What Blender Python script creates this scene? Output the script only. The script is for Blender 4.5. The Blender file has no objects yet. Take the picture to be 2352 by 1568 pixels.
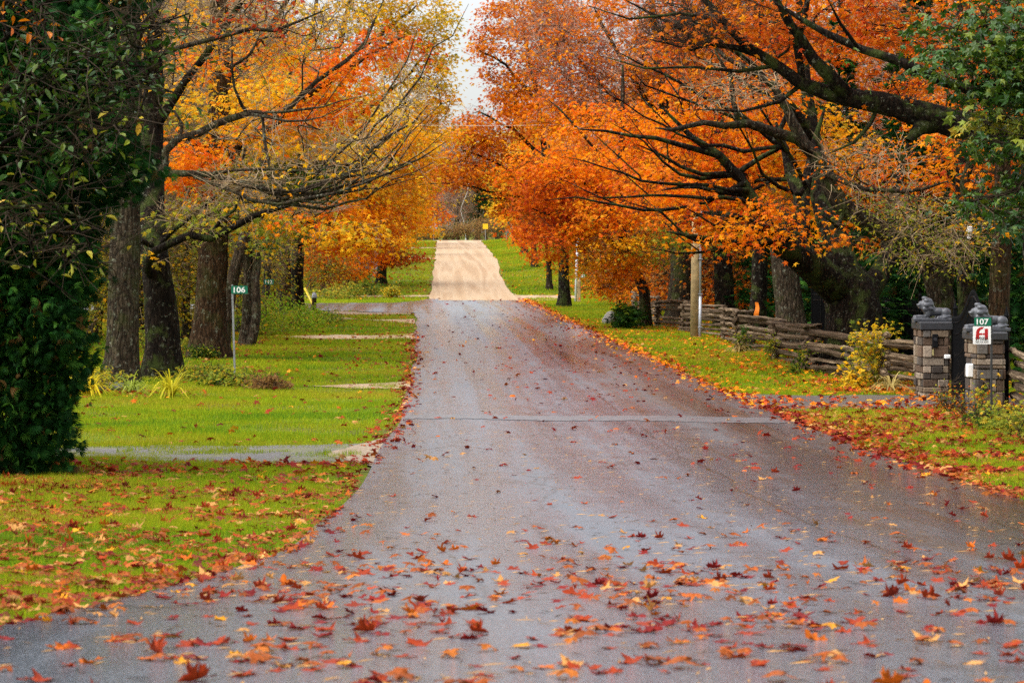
import bpy, math, random
import numpy as np
from mathutils import Vector, Matrix, Euler

random.seed(5)
rng = np.random.default_rng(11)
C = bpy.context.scene.collection
R = math.radians

# ------------------------------------------------------------------ camera, world, sun, exposure
F, H, CX, CY = 6533.0, 2.9, 964.0, 576.0      # focal length and principal lines in photo units (photo 2352 wide)
sc = bpy.context.scene
cd = bpy.data.cameras.new("camera")
cam = bpy.data.objects.new("camera", cd)
C.objects.link(cam)
cam.location = (0, 0, H)
cam.rotation_euler = (R(90), 0, 0)
cd.lens = 100
cd.sensor_width = 36
cd.shift_x = (1176 - CX) / 2352
cd.shift_y = -(784 - CY) / 2352
cd.clip_start = 0.5
cd.clip_end = 6000
cd.dof.use_dof = True
cd.dof.focus_distance = 62
cd.dof.aperture_fstop = 7.0
sc.camera = cam

w = bpy.data.worlds.new("World")
sc.world = w
w.use_nodes = True
nt = w.node_tree
nt.nodes.clear()
sky = nt.nodes.new("ShaderNodeTexSky")
sky.sky_type = 'NISHITA'
sky.sun_disc = False
SUN_EL, SUN_AZ = 52, 250
sky.sun_elevation = R(SUN_EL)
sky.sun_rotation = R(SUN_AZ)
sky.air_density = 1.0
sky.dust_density = 1.0
sky.ozone_density = 1.0
hsv = nt.nodes.new("ShaderNodeHueSaturation")
hsv.inputs['Saturation'].default_value = 0.22
bg = nt.nodes.new("ShaderNodeBackground")
bg.inputs['Strength'].default_value = 0.12
wo = nt.nodes.new("ShaderNodeOutputWorld")
nt.links.new(sky.outputs[0], hsv.inputs['Color'])
# overcast sky: brighter overhead than at the horizon
tc = nt.nodes.new("ShaderNodeTexCoord"); sp_ = nt.nodes.new("ShaderNodeSeparateXYZ"); mr = nt.nodes.new("ShaderNodeMapRange")
mr.inputs[1].default_value = 0; mr.inputs[2].default_value = 1; mr.inputs[3].default_value = .31; mr.inputs[4].default_value = 2.0
vm = nt.nodes.new("ShaderNodeVectorMath"); vm.operation = 'SCALE'
nt.links.new(tc.outputs['Generated'], sp_.inputs[0]); nt.links.new(sp_.outputs[2], mr.inputs[0])
nt.links.new(hsv.outputs[0], vm.inputs[0]); nt.links.new(mr.outputs[0], vm.inputs['Scale'])
nt.links.new(vm.outputs[0], bg.inputs['Color'])
nt.links.new(bg.outputs[0], wo.inputs['Surface'])

sd = bpy.data.lights.new("sun", 'SUN')
sd.energy = 1.2
sd.angle = R(80)
sd.color = (1.0, 0.95, 0.87)
sun = bpy.data.objects.new("sun", sd)
C.objects.link(sun)
_az = R(SUN_AZ)
_d = Vector((math.sin(_az) * math.cos(R(SUN_EL)), math.cos(_az) * math.cos(R(SUN_EL)), math.sin(R(SUN_EL))))
sun.rotation_euler = (-_d).to_track_quat('-Z', 'Y').to_euler()

sc.view_settings.view_transform = 'Standard'
sc.view_settings.look = 'None'
sc.view_settings.exposure = 1.8
sc.view_settings.gamma = 1
cy = sc.cycles
cy.max_bounces = 8
cy.diffuse_bounces = 5
cy.glossy_bounces = 3
cy.transmission_bounces = 4
cy.transparent_max_bounces = 4
cy.caustics_reflective = False
cy.caustics_refractive = False
cy.use_denoising = False
cy.sample_clamp_indirect = 4

# ------------------------------------------------------------------ helpers
def tag(o, label=None, cat=None, group=None, kind=None):
    if label: o['label'] = label
    if cat: o['category'] = cat
    if group: o['group'] = group
    if kind: o['kind'] = kind
    return o

def empty(name, loc, label, cat, group=None, rz=0.0):
    o = bpy.data.objects.new(name, None)
    C.objects.link(o)
    o.location = loc
    o.rotation_euler = (0, 0, rz)
    return tag(o, label, cat, group)

def link(name, me, parent=None, world=True):
    o = bpy.data.objects.new(name, me)
    C.objects.link(o)
    if parent is not None:
        o.parent = parent
        if world:
            o.matrix_parent_inverse = Matrix.LocRotScale(parent.location, parent.rotation_euler, None).inverted()
    return o

def mesh_np(name, V, polys, mats, midx=None, smooth=False, col=None):
    """V (n,3); polys: list of int arrays (m,k); mats list; midx list of ints per poly array; col (n,3)"""
    me = bpy.data.meshes.new(name)
    V = np.asarray(V, dtype=np.float32)
    me.vertices.add(len(V))
    me.vertices.foreach_set('co', V.ravel())
    polys = [np.asarray(p, dtype=np.int32) for p in polys if len(p)]
    loops = np.concatenate([p.ravel() for p in polys])
    tot = np.concatenate([np.full(len(p), p.shape[1], dtype=np.int32) for p in polys])
    start = np.concatenate([[0], np.cumsum(tot)[:-1]]).astype(np.int32)
    me.loops.add(len(loops))
    me.loops.foreach_set('vertex_index', loops)
    me.polygons.add(len(tot))
    me.polygons.foreach_set('loop_start', start)
    me.polygons.foreach_set('loop_total', tot)
    for m in mats: me.materials.append(m)
    if midx is not None:
        mi = np.concatenate([np.full(len(p), i, dtype=np.int32) for p, i in zip(polys, midx)])
        me.polygons.foreach_set('material_index', mi)
    if smooth is True or smooth is False:
        me.polygons.foreach_set('use_smooth', np.full(len(tot), smooth, dtype=bool))
    me.update(calc_edges=True)
    if col is not None:
        a = me.color_attributes.new('Col', 'FLOAT_COLOR', 'POINT')
        c4 = np.ones((len(V), 4), dtype=np.float32)
        c4[:, :3] = col
        a.data.foreach_set('color', c4.ravel())
    return me

class MB:
    """collects shapes for ONE mesh"""
    def __init__(s): s.V = []; s.P = {}; s.n = 0; s.col = []
    def add(s, V, polys, mi=0, col=None):
        V = np.asarray(V, dtype=float)
        for p in polys:
            p = np.asarray(p, dtype=np.int64)
            s.P.setdefault((p.shape[1], mi), []).append(p + s.n)
        s.V.append(V); s.n += len(V)
        s.col.append(np.tile(np.asarray(col if col is not None else (1, 1, 1), dtype=float), (len(V), 1)) if (col is None or np.ndim(col) == 1) else np.asarray(col))
    def box(s, a, b, mi=0, bev=0.0, M=None, col=None):
        a = np.array(a, float); b = np.array(b, float)
        c = (a + b) / 2; h = (b - a) / 2
        bev = min(bev, min(h) * 0.9)
        if bev <= 0:
            V = np.array([[x, y, z] for x in (-1, 1) for y in (-1, 1) for z in (-1, 1)], float) * h + c
            Q = [[0, 1, 3, 2], [4, 6, 7, 5], [0, 4, 5, 1], [2, 3, 7, 6], [0, 2, 6, 4], [1, 5, 7, 3]]
            polys = [Q]
        else:
            V = []; idx = {}
            for ax in range(3):
                for x in (-1, 1):
                    for y in (-1, 1):
                        for z in (-1, 1):
                            v = np.array([x, y, z], float) * (h - bev)
                            v[ax] = (x, y, z)[ax] * h[ax]
                            idx[(ax, x, y, z)] = len(V); V.append(v + c)
            Q = []; T = []
            def q(*k): Q.append([idx[i] for i in k])
            for sgn in (-1, 1):
                q((0, sgn, -1, -1), (0, sgn, 1, -1), (0, sgn, 1, 1), (0, sgn, -1, 1))
                q((1, -1, sgn, -1), (1, 1, sgn, -1), (1, 1, sgn, 1), (1, -1, sgn, 1))
                q((2, -1, -1, sgn), (2, 1, -1, sgn), (2, 1, 1, sgn), (2, -1, 1, sgn))
            for x in (-1, 1):
                for y in (-1, 1):
                    q((0, x, y, -1), (0, x, y, 1), (1, x, y, 1), (1, x, y, -1))
            for x in (-1, 1):
                for z in (-1, 1):
                    q((0, x, -1, z), (0, x, 1, z), (2, x, 1, z), (2, x, -1, z))
            for y in (-1, 1):
                for z in (-1, 1):
                    q((1, -1, y, z), (1, 1, y, z), (2, 1, y, z), (2, -1, y, z))
            for x in (-1, 1):
                for y in (-1, 1):
                    for z in (-1, 1):
                        T.append([idx[(0, x, y, z)], idx[(1, x, y, z)], idx[(2, x, y, z)]])
            V = np.array(V); polys = [Q, T]
        if M is not None:
            V = np.array([M @ Vector(v) for v in V])
        s.add(V, polys, mi, col)
    def tube(s, pts, rad, k=8, mi=0, cap=True, col=None, rough=0.0, lobes=None):
        V, Q, caps = tube_arrays(pts, rad, k, rough)
        s.add(V, [Q] + ([caps] if cap else []), mi, col)
    def build(s, name, mats, parent=None, smooth=False, usecol=False):
        if not isinstance(mats, (list, tuple)): mats = [mats]
        V = np.concatenate(s.V)
        polys = []; mi = []
        for (k, m), l in s.P.items():
            polys.append(np.concatenate(l)); mi.append(m)
        me = mesh_np(name, V, polys, mats, mi, smooth, np.concatenate(s.col) if usecol else None)
        import bmesh
        bm = bmesh.new(); bm.from_mesh(me)
        bmesh.ops.recalc_face_normals(bm, faces=bm.faces); bm.to_mesh(me); bm.free()
        return link(name, me, parent)

def tube_arrays(pts, rad, k=8, rough=0.0):
    P = np.asarray(pts, float); m = len(P)
    r = np.broadcast_to(np.asarray(rad, float), (m,))
    T = np.gradient(P, axis=0)
    T /= np.linalg.norm(T, axis=1, keepdims=True) + 1e-9
    ref = np.eye(3)[np.argmin(np.abs(T[0]))]
    u = np.cross(T[0], ref); u /= np.linalg.norm(u) + 1e-9
    U = np.empty((m, 3)); U[0] = u
    for i in range(1, m):
        u = u - T[i] * (u @ T[i])
        n = math.sqrt(u @ u)
        u = u / n if n > 1e-6 else U[i - 1]
        U[i] = u
    W = np.cross(T, U)
    a = np.arange(k) * 2 * np.pi / k
    rr = r[:, None] * np.ones((1, k))
    if rough:
        ph = rng.random(4) * 6.28
        rr = rr * (1 + rough * (0.6 * np.sin(a * 3 + ph[0] + np.arange(m)[:, None] * 0.35) + 0.4 * np.sin(a * 5 + ph[1] - np.arange(m)[:, None] * 0.5)) + rough * 0.7 * (rng.random((m, k)) - 0.5))
    V = P[:, None, :] + rr[..., None] * (np.cos(a)[None, :, None] * U[:, None, :] + np.sin(a)[None, :, None] * W[:, None, :])
    i = np.arange(m - 1)[:, None] * k; j = np.arange(k)[None, :]; j2 = (j + 1) % k
    Q = np.stack([i + j, i + j2, i + k + j2, i + k + j], -1).reshape(-1, 4)
    caps = np.array([np.arange(k)[::-1], (m - 1) * k + np.arange(k)])
    return V.reshape(-1, 3), Q, caps

# ------------------------------------------------------------------ ground profile
_py = np.array([-60, 0, 8, 11, 13.4, 17, 22, 29, 40, 50, 60, 100, 166, 172, 193, 219, 260, 301, 315, 420, 900, 6000], float)
_pz = np.array([1.5, 1.42, 1.32, 1.24, 1.1, .85, .55, .30, .1, .02, 0, 0, 0, .16, 1.0, 2.1, 3.05, 3.9, 4.05, 4.3, 9, 12], float)
_ys = np.arange(-60, 1000, 0.5)
_zs = np.interp(_ys, _py, _pz)
_k = np.hanning(15); _k /= _k.sum()
_zs = np.convolve(np.pad(_zs, 7, mode='edge'), _k, mode='valid')
def prof(y): return np.where(np.asarray(y) < 990, np.interp(y, _ys, _zs), np.interp(y, _py, _pz))
def road_l(y): return np.interp(y, [-60, 8, 11, 13.4, 17, 22.4, 28, 34, 44.7, 55, 86, 131, 166, 193, 219, 301, 330], [-4, -3.2, -2.6, -2.0, -1.57, -.95, -.75, -.68, -.44, -.22, -.12, -.18, .6, .86, 1.2, 1.8, 2.0])
def road_r(y): return np.interp(y, [-60, 29, 166, 172, 193, 219, 301, 330], [6.3, 6.2, 6.25, 5.6, 5.55, 6.0, 6.5, 6.6])
def sst(a, b, x):
    t = np.clip((np.asarray(x, float) - a) / (b - a), 0, 1); return t * t * (3 - 2 * t)
def nz(x, y, s=1.0):
    x = np.asarray(x) / s; y = np.asarray(y) / s
    return (np.sin(x * 1.7 + 1.3 * np.sin(y * 1.1 + .5)) + np.sin(y * 2.3 + 1.7 * np.sin(x * .9 + 2.1)) + .6 * np.sin(x * 4.1 - y * 3.3 + 1)) / 2.6
def g(x, y):
    x = np.asarray(x, float); y = np.asarray(y, float)
    z = prof(y)
    off = np.maximum(road_l(y) - x, x - road_r(y))
    o = sst(0.2, 3.0, off)
    z = z + o * 0.045 * nz(x, y, 2.2) + sst(3, 14, off) * 0.12 * nz(x, y, 9.0)
    hill = sst(172, 200, y) * (1 - sst(300, 312, y))
    z = z + hill * sst(0.3, 3.5, x - road_r(y)) * 0.28 - hill * 0.45 * np.exp(-((x - road_r(y) - 4.4) / 1.0) ** 2) * (1 - sst(225, 250, y))
    z = z + hill * sst(5.5, 10, x - road_r(y)) * 0.9
    return z
def gf(x, y): return float(g(x, y))
def W(px, py, Y): return np.array([(px - CX) / F * Y, Y, H - (py - CY) / F * Y])
def X_(px, Y): return (px - CX) / F * Y
def base(px, Y, dz=0.0):
    x = X_(px, Y); return (x, Y, gf(x, Y) + dz)
_yr = np.arange(8, 330, 0.05)
def Y_at(py):
    zr = H - (py - CY) / F * _yr
    i = np.argmax(zr <= prof(_yr)); return float(_yr[i])

# ------------------------------------------------------------------ materials
def mat(name):
    m = bpy.data.materials.new(name); m.use_nodes = True
    n = m.node_tree.nodes; l = m.node_tree.links
    b = n['Principled BSDF']
    return m, n, l, b
def tex_noise(n, l, vec, scale, detail=4, rough=.6):
    t = n.new('ShaderNodeTexNoise'); t.inputs['Scale'].default_value = scale; t.inputs['Detail'].default_value = detail; t.inputs['Roughness'].default_value = rough
    if vec is not None: l.new(vec, t.inputs['Vector'])
    return t
def ramp(n, l, fac, stops):
    r = n.new('ShaderNodeValToRGB')
    while len(r.color_ramp.elements) < len(stops): r.color_ramp.elements.new(0.5)
    for e, (p, c) in zip(r.color_ramp.elements, stops):
        e.position = p; e.color = (*c, 1) if len(c) == 3 else c
    l.new(fac, r.inputs[0]); return r
def mapping(n, l, scale=(1, 1, 1), src='Object'):
    tc = n.new('ShaderNodeTexCoord'); mp = n.new('ShaderNodeMapping'); mp.inputs['Scale'].default_value = scale
    l.new(tc.outputs[src], mp.inputs['Vector']); return mp.outputs[0]
def bump(n, l, b, h, strength=.5, dist=.02):
    bp = n.new('ShaderNodeBump'); bp.inputs['Strength'].default_value = strength; bp.inputs['Distance'].default_value = dist
    l.new(h, bp.inputs['Height']); l.new(bp.outputs[0], b.inputs['Normal']); return bp
def mixc(n, l, fac, a, b, mode='MIX'):
    m = n.new('ShaderNodeMix'); m.data_type = 'RGBA'; m.blend_type = mode
    for s, v in ((m.inputs[0], fac), (m.inputs[6], a), (m.inputs[7], b)):
        if hasattr(v, 'links'): l.new(v, s)
        elif isinstance(v, (int, float)): s.default_value = v
        else: s.default_value = (*v, 1)
    return m.outputs[2]
def math_(n, l, op, a, b=0.0, c=0.0, clamp=False):
    m = n.new('ShaderNodeMath'); m.operation = op; m.use_clamp = clamp
    for s, v in zip(m.inputs, (a, b, c)):
        if hasattr(v, 'links'): l.new(v, s)
        else: s.default_value = v
    return m.outputs[0]

def plain(name, c, rough=.5, metal=0.0, var=.25, scale=8, bmp=0.0):
    m, n, l, b = mat(name)
    v = mapping(n, l)
    t = tex_noise(n, l, v, scale, 5)
    c = np.array(c)
    r = ramp(n, l, t.outputs[0], [(.3, tuple(c * (1 - var))), (.7, tuple(np.minimum(c * (1 + var), 1)))])
    l.new(r.outputs[0], b.inputs['Base Color'])
    b.inputs['Roughness'].default_value = rough; b.inputs['Metallic'].default_value = metal
    if bmp: bump(n, l, b, t.outputs[0], bmp, .01)
    return m

def leaf_material(name, rough=.45, trans=.45, spec=.35):
    m, n, l, b = mat(name)
    a = n.new('ShaderNodeAttribute'); a.attribute_name = 'Col'
    l.new(a.outputs['Color'], b.inputs['Base Color'])
    b.inputs['Roughness'].default_value = rough
    b.inputs['Specular IOR Level'].default_value = spec
    tr = n.new('ShaderNodeBsdfTranslucent'); l.new(a.outputs['Color'], tr.inputs['Color'])
    mx = n.new('ShaderNodeMixShader'); mx.inputs[0].default_value = trans
    l.new(b.outputs[0], mx.inputs[1]); l.new(tr.outputs[0], mx.inputs[2])
    l.new(mx.outputs[0], n['Material Output'].inputs['Surface'])
    return m

def bark_material(name, dark, mid, light, lichen=0.3, moss=0.0, zs=.22):
    m, n, l, b = mat(name)
    v = mapping(n, l, (1, 1, zs))
    t1 = tex_noise(n, l, v, 14, 6, .65)
    vo = n.new('ShaderNodeTexVoronoi'); vo.inputs['Scale'].default_value = 11; vo.feature = 'DISTANCE_TO_EDGE'
    wv = mixc(n, l, .12, v, t1.outputs['Color'], 'ADD'); l.new(wv, vo.inputs['Vector'])
    cr = ramp(n, l, t1.outputs[0], [(.28, dark), (.5, mid), (.75, light)])
    ed = ramp(n, l, vo.outputs['Distance'], [(.0, (.25, .25, .25)), (.16, (1, 1, 1))])
    c = mixc(n, l, 1.0, cr.outputs[0], ed.outputs[0], 'MULTIPLY')
    v2 = mapping(n, l, (1, 1, 1))
    if lichen:
        t2 = tex_noise(n, l, v2, 9, 5, .7)
        f = ramp(n, l, t2.outputs[0], [(.6 - .12 * lichen, (0, 0, 0)), (.66 - .06 * lichen, (1, 1, 1))])
        f2 = math_(n, l, 'MULTIPLY', f.outputs[0], .75)
        c = mixc(n, l, f2, c, (.20, .21, .15))
    if moss:
        t3 = tex_noise(n, l, v2, 2.2, 4, .6)
        f = ramp(n, l, t3.outputs[0], [(.5, (0, 0, 0)), (.62, (moss, moss, moss))])
        c = mixc(n, l, f.outputs[0], c, (.07, .10, .02))
    l.new(c, b.inputs['Base Color'])
    b.inputs['Roughness'].default_value = .9; b.inputs['Specular IOR Level'].default_value = .08
    hh = math_(n, l, 'ADD', math_(n, l, 'MULTIPLY', vo.outputs['Distance'], 2.0), math_(n, l, 'MULTIPLY', t1.outputs[0], .6))
    bump(n, l, b, hh, 1.0, .05)
    return m

M_LEAF = leaf_material('autumn_leaf', .5, .5, .10)
M_GLEAF = leaf_material('glossy_green_leaf', .35, .25, .3)
M_CEDAR = leaf_material('cedar_foliage', .55, .15, .08)
M_GRASS = leaf_material('grass_blade', .6, .35, .05)
M_LITTER = leaf_material('fallen_leaf', .5, .2, .06)
M_BARK = bark_material('maple_bark', (.014, .010, .006), (.045, .031, .019), (.10, .072, .048), .12, .4)
M_BARKD = bark_material('dark_wet_bark', (.006, .0045, .003), (.018, .012, .008), (.045, .032, .021), .06, .5)
M_BARKL = bark_material('pale_lichen_bark', (.025, .018, .011), (.075, .052, .034), (.17, .125, .085), .35, .15)
M_BARKT = bark_material('tan_grey_bark', (.018, .013, .008), (.06, .043, .027), (.145, .108, .072), .25, .25)
M_BARKB = bark_material('brown_bark', (.022, .012, .006), (.065, .036, .018), (.14, .085, .045), .06, .2)
def twig_material(name, c1, c2):
    m, n, l, b = mat(name)
    t = tex_noise(n, l, mapping(n, l), 3.0, 3)
    r = ramp(n, l, t.outputs[0], [(.35, c1), (.65, c2)])
    l.new(r.outputs[0], b.inputs['Base Color']); b.inputs['Roughness'].default_value = .85; b.inputs['Specular IOR Level'].default_value = .1
    return m
M_TWIG_TAN = twig_material('tan_twig', (.15, .10, .055), (.36, .26, .155))
M_TWIG_DARK = twig_material('dark_twig', (.016, .011, .007), (.055, .038, .024))
M_TWIG_PINK = twig_material('pinkish_twig', (.20, .115, .08), (.42, .27, .19))

# ------------------------------------------------------------------ leaf templates (u along tip, v across, w normal) with triangle fans
def _star(pts):
    p = np.array([(0.35, 0, 0.0)] + pts, float)
    n = len(pts)
    t = np.array([(0, 1 + i, 1 + (i + 1) % n) for i in range(n)])
    return p, t
TPL = {}
TPL['maple'] = _star([(0, 0, 0), (-.05, .33, -.10), (.28, .22, .0), (.62, .52, -.16), (.60, .17, .02), (1.0, 0, -.14), (.60, -.17, .02), (.62, -.52, -.16), (.28, -.22, 0), (-.05, -.33, -.10)])
TPL['simple'] = (np.array([(0, 0, 0), (.35, .38, -.08), (.55, 0, .04), (.35, -.38, -.08), (1, 0, -.15)], float), np.array([(0, 1, 2), (0, 2, 3), (1, 4, 2), (2, 4, 3)]))
TPL['oval'] = (np.array([(0, 0, 0), (.3, .22, .06), (.65, .2, .06), (1, 0, -.1), (.65, -.2, .06), (.3, -.22, .06)], float), np.array([(0, 1, 2), (0, 2, 3), (0, 3, 4), (0, 4, 5)]))
_sp = []; _st = []
for i, a in enumerate(np.linspace(-.95, .95, 9)):
    L = 1.0 - .38 * abs(a); o = .12 * a
    ca, sa = math.cos(a), math.sin(a); k = len(_sp)
    dr = -.22 * abs(a) - .05
    _sp += [(0.15 * abs(ca) * .3, o * .4, 0), (.55 * L * ca - .055 * sa, .55 * L * sa + .055 * ca, dr * .3), (L * ca, L * sa, dr), (.55 * L * ca + .055 * sa, .55 * L * sa - .055 * ca, dr * .3)]
    _st += [(k, k + 1, k + 2), (k, k + 2, k + 3)]
TPL['spray'] = (np.array(_sp, float), np.array(_st))

def unit(a): return a / (np.linalg.norm(a, axis=-1, keepdims=True) + 1e-9)

def leaf_arrays(P, Nrm, Tip, size, tpl, col, colvar=.0):
    p, t = TPL[tpl]
    n = len(P)
    T = unit(Tip - Nrm * np.sum(Tip * Nrm, 1, keepdims=True)); B = np.cross(Nrm, T)
    fold = 0.5 + rng.random((n, 1, 1)) * 1.4
    V = P[:, None, :] + size[:, None, None] * (p[None, :, 0:1] * T[:, None, :] + p[None, :, 1:2] * B[:, None, :] + p[None, :, 2:3] * fold * Nrm[:, None, :])
    Tr = (t[None] + (np.arange(n) * len(p))[:, None, None]).reshape(-1, 3)
    return V.reshape(-1, 3), Tr, np.repeat(col, len(p), axis=0)

PAL = {
    'orange': [((.80, .21, .002), 3), ((.88, .32, .003), 2.3), ((.68, .105, .002), 1.9), ((.42, .04, .003), .5), ((.62, .34, .012), .4)],
    'redor': [((.56, .09, .003), 3), ((.68, .18, .004), 2.4), ((.40, .035, .004), .9)],
    'yelor': [((.88, .44, .008), 3), ((.86, .32, .005), 2), ((.62, .42, .03), 1.2), ((.40, .36, .03), .6)],
    'rust': [((.48, .105, .004), 3), ((.60, .18, .005), 2.4), ((.40, .065, .006), 1.2), ((.78, .32, .010), 1.0)],
    'red': [((.34, .035, .010), 3), ((.48, .08, .010), 2)],
    'yellow': [((.78, .49, .015), 3), ((.66, .45, .02), 2), ((.82, .38, .01), 1), ((.30, .29, .03), 1)],
    'ygreen': [((.26, .30, .025), 3), ((.44, .38, .03), 2), ((.14, .21, .025), 2), ((.62, .34, .02), .8)],
    'fern': [((.22, .40, .012), 3), ((.34, .45, .014), 2), ((.11, .25, .010), 1)],
    'green': [((.020, .062, .005), 3), ((.042, .10, .007), 2), ((.13, .17, .010), 1)],
    'dgreen': [((.014, .05, .010), 3), ((.028, .085, .014), 2), ((.09, .15, .03), .8)],
    'cedar': [((.008, .040, .007), 3), ((.016, .070, .010), 2), ((.06, .16, .02), .8), ((.10, .055, .015), .25)],
    'brown': [((.20, .10, .035), 3), ((.30, .16, .05), 2), ((.40, .24, .06), 1)],
}
def pick(pal, n, spread=.12):
    cols = np.array([c for c, _ in PAL[pal]]); wts = np.array([q for _, q in PAL[pal]], float); wts /= wts.sum()
    c = cols[rng.choice(len(cols), n, p=wts)]
    return np.clip(c * (1 + spread * rng.standard_normal((n, 1))), .004, .95)

def catmull(pts, step):
    P = np.array(pts, float)
    if len(P) == 2:
        n = max(2, int(np.linalg.norm(P[1, :3] - P[0, :3]) / step)); t = np.linspace(0, 1, n + 1)[:, None]
        return P[0] * (1 - t) + P[1] * t
    A = np.vstack([2 * P[0] - P[1], P, 2 * P[-1] - P[-2]]); out = []
    for i in range(1, len(A) - 2):
        n = max(1, int(np.linalg.norm(A[i + 1, :3] - A[i, :3]) / step))
        t = (np.arange(n) / n)[:, None]
        out.append(.5 * (2 * A[i] + (A[i + 1] - A[i - 1]) * t + (2 * A[i - 1] - 5 * A[i] + 4 * A[i + 1] - A[i + 2]) * t ** 2 + (3 * A[i] - A[i - 1] - 3 * A[i + 1] + A[i + 2]) * t ** 3))
    out.append(P[-1:])
    return np.vstack(out)

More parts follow.
